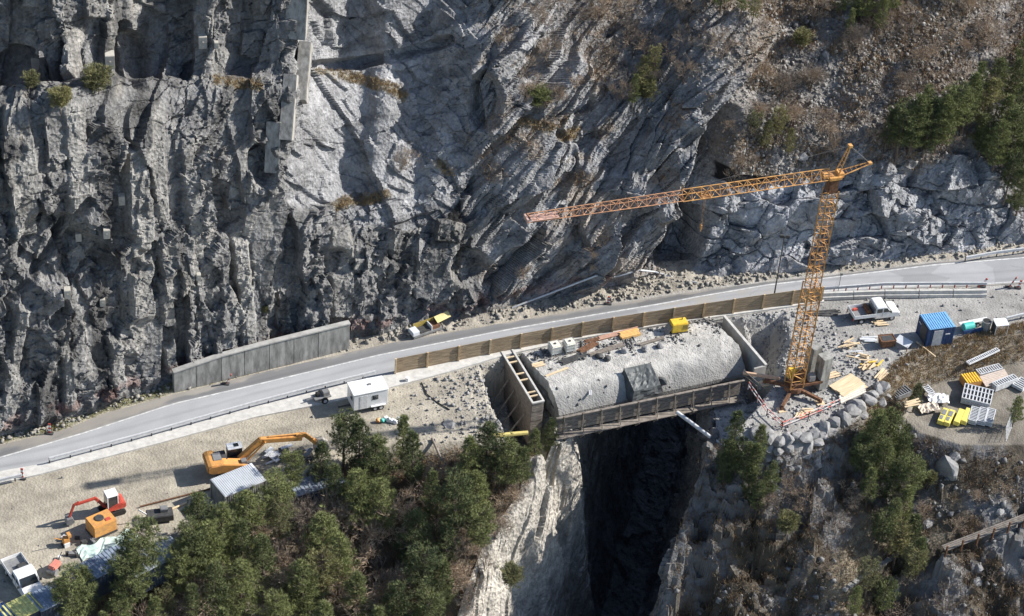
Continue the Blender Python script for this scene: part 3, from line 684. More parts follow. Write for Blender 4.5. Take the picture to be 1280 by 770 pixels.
# ---------------- timber hoarding
hp = [Vector(p) for p in Gp([(494, 468), (632, 440), (720, 423), (832, 405), (960, 386), (1026, 377)])]
H0 = hp[0]; ho = thing('timber_hoarding', 'long brown timber hoarding with upright posts between road and bridge deck', 'hoarding', H0)
cum = [0]
for a, b in zip(hp[:-1], hp[1:]): cum.append(cum[-1]+(b-a).length)
def onh(s):
    for i in range(len(hp)-1):
        if s <= cum[i+1] or i == len(hp)-2:
            return hp[i]+(hp[i+1]-hp[i])*((s-cum[i])/(cum[i+1]-cum[i]))-H0
nb = 14
for i in range(nb):
    a, b = onh(cum[-1]*i/nb), onh(cum[-1]*(i+1)/nb); m = B(); d = (b-a).normalized(); rr = random.Random(i)
    nbd = 9
    for k in range(nbd):
        z = .14+1.85/nbd*(k+.5); m.beam(a+d*.06+Vector((0, .04+rr.uniform(-.012, .012), z)), b-d*.03+Vector((0, .04+rr.uniform(-.012, .012), z)), .03, 1.85/nbd-.014)
    pn = m.build('board_panel', M_WOODH, ho)
for i in range(nb+1):
    a = onh(cum[-1]*i/nb); B().box(a.x, a.y-.05, 1.03, .17, .14, 2.1).beam((a.x, a.y-.06, .95), (a.x, a.y-.06, .96), .1).build('post', M_WOODP if i in (0, 3, 9) else M_POST, ho)
# ---------------- bridge deck (new vault)
DA, DB, DC, DD = G(653, 440, .35), G(889, 397, .35), G(933, 467, -1.8), G(699, 520, -1.8)
def build_deck():
    nu, nv = 260, 170; u = np.linspace(0, 1, nu)[:, None]; v = np.linspace(0, 1, nv)[None, :]
    bk = DA[None, None]*(1-u[..., None])+DB[None, None]*u[..., None]; fr = DD[None, None]*(1-u[..., None])+DC[None, None]*u[..., None]
    P = bk*(1-v[..., None])+fr*v[..., None]
    prof = np.where(v < .70, .1*np.sin(v/.70*1.5), .1-2.2*((np.clip(v, .70, 1)-.70)/.30)**1.7)
    P[..., 2] = .35+prof
    x, y = P[..., 0], P[..., 1]
    f, e, i = facets(x/.35, y/.3, 301); f2, _, _ = facets(x/1.1, y/.8, 303)
    P[..., 2] += .014*f+.012*f2-.02*(np.abs(np.mod(u*9+.02*np.sin(v*30), 1)-.5) < .012)+.045*fbm(x, y, 4, 305)*(1+1.5*(np.exp(-((v-.1)/.12)**2)))
    # skirts
    ed = .06*fbm(x*2, y*2, 3, 307)
    P[..., 0] += ed*((u < .02)|(u > .98))*3
    top = P; rows = []
    bot = P.copy(); 
    def skirt(line, dz): l2 = line.copy(); l2[:, 2] -= dz; return np.stack([line, l2])
    M = np.zeros((nu+2, nv+2, 3)); M[1:-1, 1:-1] = P; M[0, 1:-1] = P[0]; M[-1, 1:-1] = P[-1]; M[1:-1, 0] = P[:, 0]; M[1:-1, -1] = P[:, -1]
    for cidx, src in (((0, 0), (0, 0)), ((0, -1), (0, -1)), ((-1, 0), (-1, 0)), ((-1, -1), (-1, -1))): M[cidx] = P[src]
    M[0, :, 2] -= 1.3; M[-1, :, 2] -= 1.3; M[:, 0, 2] -= 1.3; M[:, -1, 2] -= .45
    return M, P
M_, DP = build_deck()
bt = thing('bridge_deck', 'curved raw concrete deck of the new bridge spanning the gorge', 'bridge', DA)
cdk = np.ones(M_.shape, np.float32); xx, yy = M_[..., 0], M_[..., 1]
nv_ = fbm(xx/1.6, yy/1.6, 5, 311)[..., None]; nf_ = fbm(xx/.4, yy/.4, 3, 313)[..., None]
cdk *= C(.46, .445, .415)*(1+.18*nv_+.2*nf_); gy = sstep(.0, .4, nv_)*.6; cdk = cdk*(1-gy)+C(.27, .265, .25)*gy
vv_ = np.linspace(0, 1, M_.shape[1])[None, :, None]; front_shade = sstep(.70, .88, vv_+.22*nv_); cdk = cdk*(1-.6*front_shade)+C(.17, .17, .165)*.6*front_shade  # shade of the steep front curve put into the slab colour, edge broken by noise
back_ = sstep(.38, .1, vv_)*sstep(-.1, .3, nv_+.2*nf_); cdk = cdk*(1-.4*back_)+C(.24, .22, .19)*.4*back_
M_DK = terrain_mat('deck_concrete', .3, 1.0, 7, .14)
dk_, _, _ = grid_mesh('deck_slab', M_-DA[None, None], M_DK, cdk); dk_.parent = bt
# underside beam so that the span has depth
def quadmesh(name, pts, mat, parent, o0): 
    m = B(); m.add([tuple(np.array(p)-o0) for p in pts], [(0, 1, 2, 3), (7, 6, 5, 4), (0, 4, 5, 1), (1, 5, 6, 2), (2, 6, 7, 3), (3, 7, 4, 0)]); return m.build(name, mat, parent)
def dn(p, z): q = np.array(p, float).copy(); q[2] = z; return q
quadmesh('arch_soffit', [dn(DA, -.6), dn(DB, -.6), dn(DC*.94+DB*.06, -2.0), dn(DD*.94+DA*.06, -2.0), dn(DA, -2.6), dn(DB, -2.6), dn(DC*.94+DB*.06, -2.9), dn(DD*.94+DA*.06, -2.9)], M_WALL, bt, DA)
def ondeck(u, v):
    i = int(u*(DP.shape[0]-1)); j = int(v*(DP.shape[1]-1)); return DP[i, j]
def deckpx(px, py):                        # nearest deck vertex to a photo point
    a, b, _ = proj(DP[..., 0], DP[..., 1], DP[..., 2]); k = np.argmin((a-px)**2+(b-py)**2); return DP.reshape(-1, 3)[k]
# the road bridge behind it (old deck edge, side wall above the gorge)
ob = thing('road_bridge_edge', 'concrete side wall of the old road bridge under the hoarding', 'bridge', hp[1])
ql = [Vector(G(600, 451)), Vector(G(960, 389))]
B().beam(ql[0]-hp[1]+Vector((0, .3, -1.0)), ql[1]-hp[1]+Vector((0, .3, -1.0)), .5, 2.0).build('side_wall', M_WALL, ob)
# ---------------- front formwork scaffold
FA, FB = G(697, 523, -1.1), G(926, 476, -1.1); rz = math.atan2(FB[1]-FA[1], FB[0]-FA[0]); FL = math.hypot(*(FB-FA)[:2])
fs = thing('edge_formwork', 'long weathered timber edge formwork along the front of the bridge deck', 'formwork', FA, rz)
for k in range(4):
    B().beam((0, -.10, -.12-.47*k), (FL, -.10, -.12-.47*k), .04, .40).build('plank', M_WOODD, fs)
m = B(); m.beam((-.2, -.18, .16), (FL+.3, -.18, .16), .26, .08).build('top_rail', M_WOODP if 0 else M_WOODD, fs)
B().beam((-.3, -.5, -2.0), (FL+.1, -.5, -2.0), .85, .08).build('walkway_board', M_WOODD, fs)
for k in range(10):
    x = FL*(k+.3)/10; m = B(); m.box(x, -.26, -.85, .11, .16, 2.2); m.beam((x, -.3, -2.1), (x, -.95, -2.1), .1, .12); m.beam((x, -.9, -2.05), (x, -.3, -2.9), .09); m.beam((x, -.26, -1.9), (x, -.26, -2.95), .11); m.beam((x, -.28, .1), (x-.0, -.8, -1.9), .07)
    m.build('bracket', M_WOODD, fs)
# ---------------- abutment boxes
def wallbox(t, pts, z0, z1, th, mat, name='wall'):
    for a, b in zip(pts[:-1], pts[1:]): B().beam((a[0], a[1], (z0+z1)/2), (b[0], b[1], (z0+z1)/2), th, z1-z0).build(name, mat, t)
a0 = G(628, 441, .1); a1 = G(666, 504, .1); rz = math.atan2(a1[1]-a0[1], a1[0]-a0[0]); Lb = math.hypot(*(a1-a0)[:2])
ab = thing('abutment_formwork', 'tall grey box formwork with open timber-braced top at the left end of the deck', 'formwork', a0, rz)
B().box(Lb/2, -.0, -2.7, Lb, .22, 5.4).build('shuttering_wall', M_WOODD, ab)
B().box(Lb/2, 1.1, -2.7, Lb, .16, 5.4).build('shuttering_wall', M_WALL, ab)
for k in range(9): B().box(Lb+.03*(k % 2), .55, -.3-.58*k, .14, 1.25, .52).build('end_board', M_WOODD, ab)
m = B(); m.box(Lb/2, -.02, .06, Lb+.2, .2, .14); m.box(Lb/2, 1.12, .06, Lb+.2, .2, .14); m.box(Lb+.05, .55, .062, .2, 1.3, .14); m.build('top_frame', M_CONCW, ab)
for x in (.9, 1.7, 3.6, 4.6, 6.6, 7.2):
    if x < Lb-.3: B().box(x, .55, .0, .16, 1.05, .12).build('cross_timber', M_WOODP, ab)
for k in range(5): B().beam((1+k*1.5, -.12, -1.0-.3*k), (1.3+k*1.5, -2.2, -4.6), .12).build('raking_prop', M_WOODD, ab)
# right abutment: channel between deck and a concrete wall
a0 = G(905, 397, .25); a1 = G(957, 458, .25); rz = math.atan2(a1[1]-a0[1], a1[0]-a0[0]); Lb = math.hypot(*(a1-a0)[:2])
ab = thing('abutment_wall', 'bare concrete wing wall standing free beside the right end of the deck', 'abutment', a0, rz)
B().box(Lb/2, 0, -1.5, Lb, .24, 3.4).build('wall_panel', M_CONC, ab, .02)
B().box(Lb, -.75, -.45, .22, 1.3, 1.2).build('end_panel', M_CONC, ab, .02)
B().box(Lb/2, 0, .24, Lb+.1, .28, .1).build('top_cap', M_CONCW, ab)
# ---------------- things on the deck
def ibc(px, label):
    p = deckpx(*px); t = thing('liquid_tank', label, 'tank', p, yaw((640, 440), (720, 423)), 'caged tanks on the deck')
    B().box(0, 0, .72, 1.05, 1.05, 1.05).build('tank_body', M_PLAST, t, .09)
    m = B()
    for i in range(5):
        for s in (-1, 1): m.tube((-.5+.25*i, s*.56, .14), (-.5+.25*i, s*.56, 1.2), .015, n=4); m.tube((s*.56, -.5+.25*i, .14), (s*.56, -.5+.25*i, 1.2), .015, n=4)
    for z in (.4, .8, 1.18):
        m.path([(-.56, -.56, z), (.56, -.56, z), (.56, .56, z), (-.56, .56, z), (-.56, -.56, z)], .018, 4)
    m.build('cage', M_GALV, t); B().box(0, 0, .07, 1.15, 1.15, .14).build('pallet', M_WOODD, t); B().tube((0, 0, 1.24), (0, 0, 1.32), .12, n=12).build('cap', M_DARK, t)
ibc((693, 441), 'left one of two white liquid tanks by the hoarding'); ibc((711, 438), 'right one of two white liquid tanks by the hoarding')
p = deckpx(846, 414); t = thing('generator', 'yellow generator box standing at the far right corner of the deck', 'generator', p, yaw((832, 404), (960, 386)))
B().box(.1, 0, .75, 1.75, 1.1, 1.1).build('housing', M_YEL, t, .06); m = B()
for i in range(5): m.box(.4+.12*i, -.556, .8, .05, .02, .6)
m.build('vent_grille', M_DARK, t); B().box(.1, 0, .1, 1.8, 1.15, .16).build('skid', M_DARK, t)
B().quad((-.8, -.6, .95), (-.8, .5, .95), (-1.35, .35, .25), (-1.35, -.7, .2), .04).build('open_flap', M_GREY, t); B().tube((.5, .2, 1.3), (.5, .2, 1.5), .06).build('exhaust', M_DARK, t)
def board(px, L, w, h, ang, label, mat, name='plank_stack', cat='planks', n=1, z=None, grp='timber lying on the deck'):
    p = deckpx(*px); t = thing(name, label, cat, p+np.array([0, 0, .03]), yaw((640, 440), (720, 423))+ang, grp)
    rr = random.Random(int(px[0]))
    for k in range(n): B().box(rr.uniform(-.15, .15), (k-(n-1)/2)*(w/n+.02), h/2+.02, L*rr.uniform(.85, 1), w/n-.02, h).build('plank', mat, t)
board((673, 457), 1.3, .6, .1, .05, 'short pale plank stack at the left deck corner', M_WOODP, n=3)
board((747, 425), 3.2, .5, .12, .0, 'reddish plank bundle beside the right tank', M_RUST, n=3)
board((772, 415), 4.6, .5, .14, .05, 'long pink boards close to the hoarding behind the orange crate', simple('pinkish_timber', (.55, .33, .24), .8), n=4)
board((787, 419), 2.3, .9, .3, .05, 'orange timber pile in the middle of the deck rear', simple('orange_timber', (.78, .47, .17), .8), n=5)
board((758, 438), 4.2, .5, .15, .12, 'grey weathered beams lying in front of the orange timber', M_WOODD, n=3)
board((813, 428), 3.4, .35, .15, .1, 'brown beams next to the yellow generator', M_WOODD, n=2)
board((717, 449), 3.4, .7, .12, .2, 'dark scattered shuttering boards in front of the tanks', M_DARK, n=4)
board((735, 435), 2.6, .6, .14, .35, 'dark ladder-like rebar mat right of the tanks', M_RUST, name='rebar_mat', cat='rebar', n=6)
board((697, 465), 3.2, .25, .06, .2, 'single thin lath on the pale concrete near the left edge', M_WOODP, n=1)
board((738, 489), 1.7, .3, .05, 1.2, 'small ladder lying on the deck lip left of the tarpaulin', M_GALV, name='ladder', cat='ladder', n=2)
for k, px in enumerate([(780, 440), (806, 438), (825, 434), (749, 447), (759, 450)]):
    p = deckpx(*px); o = B().ico(0, 0, .22, .5, .42, .32, seed=k+5, rot=k).build('rubble_heap', M_STONE if k < 3 else M_DARK); o.location = tuple(p)
    props(o, ['round grey rubble heap in the middle of the deck', 'round grey rubble heap right of the middle of the deck', 'small rubble heap close to the generator', 'dark spoil heap before the grey beams', 'smaller dark spoil heap before the grey beams'][k], 'rubble heap', 'rubble heaps on the deck')
p = deckpx(800, 478); t = thing('tarpaulin_tent', 'dark grey tarpaulin tent pitched on the curved front of the deck', 'tent', p+np.array([0, 0, -.3]), yaw((640, 440), (720, 423)))
rr = random.Random(3)
def cloth(A_, B_, C_, D_, n, amp, sag=0):
    A_, B_, C_, D_ = map(Vector, (A_, B_, C_, D_)); vs = []
    for i in range(n+1):
        for j in range(n+1):
            u, v = i/n, j/n; p_ = A_*(1-u)*(1-v)+B_*u*(1-v)+C_*u*v+D_*(1-u)*v; e_ = math.sin(math.pi*u)*math.sin(math.pi*v)
            p_ = p_+Vector((0, 0, -sag*e_))+Vector((rr.gauss(0, amp), rr.gauss(0, amp), rr.gauss(0, amp)))*min(1, e_*3); vs.append(tuple(p_))
    return vs, [(i*(n+1)+j, i*(n+1)+j+1, (i+1)*(n+1)+j+1, (i+1)*(n+1)+j) for i in range(n) for j in range(n)]
q_ = dict(a=(-1.2, -1.15, .35), b=(1.75, -1.15, .45), c=(1.45, .95, 1.75), d=(-1.5, .95, 1.75))
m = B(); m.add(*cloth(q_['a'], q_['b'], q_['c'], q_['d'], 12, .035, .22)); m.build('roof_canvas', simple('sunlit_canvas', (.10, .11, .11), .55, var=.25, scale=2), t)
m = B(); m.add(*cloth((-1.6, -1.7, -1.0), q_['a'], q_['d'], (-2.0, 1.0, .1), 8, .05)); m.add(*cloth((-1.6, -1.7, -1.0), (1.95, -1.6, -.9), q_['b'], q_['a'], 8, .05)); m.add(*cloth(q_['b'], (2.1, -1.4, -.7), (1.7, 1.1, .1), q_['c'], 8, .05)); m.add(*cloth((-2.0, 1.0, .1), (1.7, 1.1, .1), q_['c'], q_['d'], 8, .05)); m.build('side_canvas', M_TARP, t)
B().beam((-1.5, .95, .0), (-1.5, .95, 1.85), .08).build('pole', M_WOODD, t); B().beam((1.45, .95, 0), (1.45, .95, 1.85), .08).build('pole', M_WOODD, t)
o = B().ico(0, 0, .3, .75, .6, .5, seed=44).build('covered_pump', M_TARP); o.location = tuple(deckpx(827, 478)); props(o, 'round dark covered heap at the right side of the tent', 'cover')
# ---------------- long pipe over the gorge
pa, pb_ = G(846, 515, -2.2), G(921, 571, -4.2); t = thing('steel_pipe', 'long pale steel pipe jutting from under the deck over the right gorge rim', 'pipe', pa)
B().tube((0, 0, 0), tuple(pb_-pa), .2, n=12).build('pipe_tube', M_GALV, t, smooth=False); B().tube(tuple((pb_-pa)*.985), tuple((pb_-pa)*1.004), .24, n=12).build('end_flange', M_WOODP, t)
# ================================================================== CRANE
cb = G(990, 492, 0); HM = 26.0
for h in np.arange(18, 34, .05):
    q = proj(cb[0], cb[1], h)
    if q[1] < 219: HM = float(h); break
jt = G(652, 272, HM+.3); jv = jt-np.array([cb[0], cb[1], HM]); JL = math.hypot(jv[0], jv[1]); jr = math.atan2(jv[1], jv[0])
print('CRANE', HM, JL, math.degrees(jr), proj(cb[0], cb[1], HM))
cr = thing('tower_crane', 'tall ochre lattice tower crane with long jib beside the bridge', 'crane', cb, jr)
def lattice(m, p, q, w, h, n, rc=.05, rd=.03, tri=False, w2=None):
    p, q = Vector(p), Vector(q); d = (q-p); dn_ = d.normalized(); u = Vector((0, 0, 1)) if abs(dn_.z) < .9 else Vector((1, 0, 0)); a = dn_.cross(u).normalized(); b = a.cross(dn_)
    w2 = w2 or w
    offs_ = [(-.5, -.5), (.5, -.5), (0, .5)] if tri else [(-.5, -.5), (.5, -.5), (.5, .5), (-.5, .5)]
    def P(i, k): t_ = i/n; s_ = 1+(w2/w-1)*t_; o = offs_[k % len(offs_)]; return p+d*t_+a*w*o[0]*s_+b*h*o[1]*s_
    K = len(offs_)
    for k in range(K):
        m.tube(P(0, k), P(n, k), rc, n=5)
        for i in range(n):
            m.tube(P(i, k), P(i, k+1), rd, n=4)
            m.tube(P(i, k), P(i+1, k+1), rd, n=4) if i % 2 else m.tube(P(i, k+1), P(i+1, k), rd, n=4)
m = B(); lattice(m, (0, 0, 1.2), (0, 0, HM*.52), 1.4, 1.4, 13, .075, .04); m.build('lower_mast', M_CRANE, cr)
m = B(); lattice(m, (0, 0, HM*.50), (0, 0, HM-1.6), 1.1, 1.1, 15, .06, .035); m.build('upper_mast', M_CRANE, cr)
B().box(0, 0, HM-1.0, .95, .95, 1.7).build('mast_head', M_RUST, cr, .04)
m = B(); m.box(0, 0, HM-.1, 1.3, 1.2, .35); m.box(-.6, 0, HM+.1, .6, .9, .5); m.box(.8, .0, HM+.1, .9, .8, .35); m.build('pivot_head', M_CRANE, cr, .04)
m = B(); lattice(m, (.6, 0, HM+.35), (JL*.5, 0, HM+.35), 1.05, 1.0, 16, .05, .03, True); m.build('inner_jib', M_CRANE, cr)
m = B(); lattice(m, (JL*.5, 0, HM+.35), (JL*.985, 0, HM+.3), 1.05, .85, 17, .045, .028, True, .85); m.build('outer_jib', simple('faded_orange', (.58, .30, .16), .6, var=.3), cr)
m = B(); m.box(JL*.93, 0, HM+.05, 2.6, .95, .06); m.beam((JL*.985, -.5, HM+.1), (JL*.985, .5, HM+.1), .18, .4); m.build('tip_platform', simple('pinkish_steel', (.55, .36, .29), .6), cr)
ap = (-1.15, 0, HM+3.1); bs = (-3.6, 0, HM+.8)
m = B()
for s in (-.35, .35): m.tube((-.3, s, HM+.1), (ap[0], s*.35, ap[2]), .07, n=6)
for i in range(1, 7): t_ = i/7; m.tube((-.3+(ap[0]+.3)*t_, -.35*(1-.65*t_), HM+.1+3.2*t_), (-.3+(ap[0]+.3)*t_, .35*(1-.65*t_), HM+.1+3.2*t_), .04, n=4)
m.box(ap[0], 0, ap[2], .35, .45, .25); m.build('apex_frame', M_CRANE, cr)
m = B()
for s in (-.45, .45): m.tube((-.3, s, HM), (bs[0], s*.3, bs[2]), .06, n=6)
for i in range(1, 7): t_ = i/7; m.tube((-.3+(bs[0]+.3)*t_, -.45*(1-.7*t_), HM+.9*t_), (-.3+(bs[0]+.3)*t_, .45*(1-.7*t_), HM+.9*t_), .035, n=4)
m.box(bs[0], 0, bs[2], .35, .4, .2); m.build('rear_strut', M_CRANE, cr)
m = B(); m.tube(ap, (JL*.48, 0, HM+.95), .008, n=4); m.tube(ap, bs, .01, n=4)
for s in (-.12, .12): m.tube((bs[0], s, bs[2]), (-1.9, s, 2.2), .008, n=4)
m.build('pendant_cable', M_GREY, cr)
tx = JL*.42; m = B(); m.box(tx, 0, HM-.25, .9, .9, .16).build('trolley', M_CRANE, cr)
hz = 23.0; m = B(); m.tube((tx, -.15, HM-.3), (tx, -.15, hz+.3), .012, n=4); m.tube((tx, .15, HM-.3), (tx, .15, hz+.3), .012, n=4); m.box(tx, 0, hz, .14, .3, .45); m.tube((tx, 0, hz-.2), (tx, 0, hz-.55), .035); m.build('hook_block', M_CRANE, cr, 0)
m = B()
for a_ in (45, 135, 225, 315):
    ca, sa = math.cos(R(a_)), math.sin(R(a_)); m.beam((0, 0, .9), (ca*3.0, sa*3.0, .45), .3, .35); m.box(ca*3.0, sa*3.0, .25, .25, .25, .5)
m.tube((0, 0, .7), (0, 0, 1.25), .95, n=20); m.build('undercarriage', M_RUST, cr)
for a_ in (45, 135, 225, 315): B().box(math.cos(R(a_))*3.0, math.sin(R(a_))*3.0, .06, .8, .8, .12).build('support_pad', M_WOODP, cr)
m = B(); m.box(-1.2, 0, 1.4, 3.4, 1.3, .3); m.box(-.9, -.4, 1.95, 1.0, .7, .9); m.build('turntable', M_RUST, cr, .03)
B().box(-.1, -.95, 1.95, .9, .55, 1.1).build('switch_cabinet', M_YEL, cr, .03); B().box(-1.7, .2, 2.0, .8, .7, .8).build('winch', M_GREY, cr, .1)
# counterweight stacks are bolted to the turntable
for k, px in enumerate([(1011, 472), (1024, 485)]):
    q = lw(G(*px, 0), cb, jr); rzz = yaw((1000, 470), (1020, 490))-jr
    for j in range(4): B().box(q[0], q[1], .3+.98*j+.48, 1.2, 1.1, .97, rzz).build('counterweight', M_WALL, cr, .025)
gz0 = 0
def fence_line(name, pxs, label, cat, z=0, h=1.0, mat=None, post=1.8, rails=(.5, .95), grp=None, postmat=None):
    pts = [np.array(G(*p, z)) for p in pxs]; o = pts[0]; t = thing(name, label, cat, o, 0, grp)
    m = B()
    for a, b in zip(pts[:-1], pts[1:]):
        for r_ in rails: m.beam(tuple(a-o+[0, 0, r_]), tuple(b-o+[0, 0, r_]), .04, .12)
    m.build('rail', mat, t)
    for a, b in zip(pts[:-1], pts[1:]):
        L = np.linalg.norm(b-a); n = max(1, int(L/post))
        for i in range(n+1): p = a-o+(b-a)*i/n; B().box(p[0], p[1], h/2, .08, .08, h).build('post', postmat or mat, t)
    return t
M_RW = simple('red_white_board', (.70, .16, .12), .6, var=.1, scale=2.2, alt=(.8, .78, .74), amt=.12)
fence_line('safety_barrier', [(935, 487), (958, 520), (977, 537), (1010, 524), (1048, 508)], 'red and white safety barrier on the rim round the crane platform', 'barrier', 0, 1.0, M_RW, 1.8)
fence_line('wooden_ramp_rail', [(929, 471), (947, 487)], 'rough timber brace between deck corner and crane platform', 'timber brace', 0, .9, M_WOODD, 1.5, (.3, .8))
t = thing('long_beam', 'long pinkish timber beam from the deck corner to the crane foot', 'beam', G(929, 466, .6)); q = G(975, 473, .9)-G(929, 466, .6); B().beam((0, 0, 0), tuple(q), .22, .3).build('beam_timber', simple('peach_timber', (.66, .44, .30), .8), t)
# ---------------- boards beside the crane
t = thing('plywood_stack', 'pale plywood boards stacked beside the crane counterweights', 'plywood', G(1058, 483, .1), yaw((1035, 495), (1075, 475)))
for k in range(7): B().box(.1*(k % 2), -1.1+.62*(k % 4)+(.3 if k > 3 else 0), .12+.09*(k//4)+.02*(k % 3), 3.3, .58, .07, .02*k).build('board', M_WOODP, t)
t = thing('timber_bundle', 'whitish long timbers lying in front of the plywood boards', 'timber', G(1063, 495, .1), yaw((1040, 502), (1078, 485)))
for k in range(4): B().box(.15*k, -.4+.25*k, .15, 3.4, .18, .14).build('timber', simple('white_timber', (.74, .69, .60), .8), t)
for k, (px, rzz, lab) in enumerate([((1085, 460), .9, 'jumbled short timbers in the pallet beside the plywood'), ((1092, 455), .7, 'yellowish offcuts beside the pallet of jumbled timbers'), ((1072, 447), .1, 'pale sheet scraps between crane and rusty skip'), ((1060, 432), .4, 'loose boards on the stony ground behind the plywood')]):
    t = thing('timber_offcuts', lab, 'offcuts', G(*px, .05), rzz, 'heaps of timber offcuts by the crane'); rr = random.Random(k)
    for j in range(7): B().box(rr.uniform(-.7, .7), rr.uniform(-.5, .5), .1+.07*j, rr.uniform(.8, 2.0), .16, .07, rr.uniform(-.7, .7)).build('offcut', (M_WOODP, M_YEL, M_WROOF, M_WOODP)[k] if j % 3 == 0 else M_WOODP, t)
for k, (px, rzz, L_, lab) in enumerate([((1040, 470), .45, 2.4, 'yellowish board pair tucked between counterweights and plywood'), ((1101, 470), 1.0, 2.3, 'single long plank right of the pallet of jumbled timbers'), ((1010, 515), .2, 1.6, 'pale pallet boards in front of the crane foot'), ((1000, 520), 1.1, 1.2, 'short timber pads at the crane outrigger'), ((1085, 425), .1, 1.8, 'white scraps on the stony ground left of the rusty skip'), ((1140, 505), .5, 1.7, 'cream boards below the rusty slotted panel'), ((1100, 405), .25, 1.5, 'lone board in front of the white pickup'), ((1030, 392), .25, 3.6, 'dark pipes lying at the kerb behind the white pickup')]):
    t = thing('board_pile', lab, 'boards', G(*px, .05), rzz, 'board piles in the right yard'); rr = random.Random(k+50)
    for j in range(4): B().box(rr.uniform(-.25, .25), -.3+.2*j, .1+.05*(j % 2), L_*rr.uniform(.7, 1), .17, .07, rr.uniform(-.12, .12)).build('board', M_DARK if k == 7 else (M_WROOF if k == 4 else M_WOODP), t)
t = thing('rusty_skip', 'small rust red open skip in front of the white pickup', 'skip', G(1107, 432), yaw((1100, 430), (1120, 428)))
m = B(); m.frustum(0, 0, .12, 1.0, 1.3, .9, 1.6, 1.15).build('skip_body', M_RUST, t); B().box(0, 0, 1.0, 1.2, .8, .04).build('load', M_DARK, t); m = B(); m.beam((-.8, -.58, 1.02), (.8, -.58, 1.02), .07).beam((-.8, .58, 1.02), (.8, .58, 1.02), .07).beam((-.8, -.58, 1.02), (-.8, .58, 1.02), .07).beam((.8, -.58, 1.02), (.8, .58, 1.02), .07).build('rim', M_RUST, t)
t = thing('metal_sheet', 'pale metal sheet propped on trestles left of the blue site container', 'metal sheet', G(1128, 434), yaw((1119, 425), (1135, 433)))
B().quad((-.8, -.5, .7), (.8, -.5, .6), (.8, .5, .85), (-.8, .5, .95), .03).build('sheet', M_WROOF, t); m = B()
for x, y in ((-.7, -.4), (.7, -.4), (.7, .4), (-.7, .4)): m.box(x, y, .35, .07, .07, .7)
m.build('trestle', M_RUST, t)
# ---------------- light mast and lamp posts
p = G(965, 384); t = thing('light_mast', 'slim dark floodlight mast behind the hoarding in front of the grey rock face', 'light mast', p)
B().tube((0, 0, 0), (0, 0, 9.3), .09, .05, n=8).build('pole', M_DARK, t); m = B(); m.beam((-.4, 0, 9.2), (.4, 0, 9.2), .07); m.box(-.3, -.15, 9.4, .42, .25, .36); m.box(.3, -.15, 9.4, .42, .25, .36); m.build('floodlight', M_DARK, t)
p = G(1047, 366); t = thing('thin_pole', 'thin grey pole at the right end of the hoarding', 'pole', p); B().tube((0, 0, 0), (0, 0, 2.6), .04).build('pole', M_GREY, t); B().box(0, -.04, 2.5, .3, .04, .3).build('plate', M_GREY, t)
# ---------------- road beacons
def beacon(px, label, lean=(0, 0), h=1.15, k=0):
    p = G(*px); t = thing('road_beacon', label, 'beacon', p, 0, 'red and white road beacons')
    B().box(0, 0, .06, .75, .4, .12).build('foot', M_DARK, t, .02)
    for i in range(5):
        z0, z1 = .12+i*h/5, .12+(i+1)*h/5; B().beam((lean[0]*z0, lean[1]*z0, z0), (lean[0]*z1, lean[1]*z1, z1), .24, .06).build('stripe', M_RED if i % 2 == 0 else M_WHITE, t)
beacon((282, 480), 'leaning beacon before the grey retaining wall', (.45, 0), 1.2); beacon((62, 542), 'beacon on the verge at the far left road edge', (.05, 0)); beacon((28, 598), 'beacon at the near left end of the guardrail', (.02, 0)); beacon((1261, 359), 'tall beacon leaning right at the far right of the road', (.4, 0), 1.3); beacon((1272, 360), 'shorter beacon at the very right road end', (.2, 0), .95); beacon((1228, 358), 'dark topped beacon at the right end of the barrier', (.25, 0), 1.0)
beacon((760, 380), 'thin beacon on the gravel verge below the strata', (.02, 0), .9)
o = B().tube((0, 0, 0), (0, 0, .55), .22, .2, n=12).build('white_bucket', M_WHITE); o.location = tuple(G(509, 477)); props(o, 'small white bucket standing by the hoarding end', 'bucket')
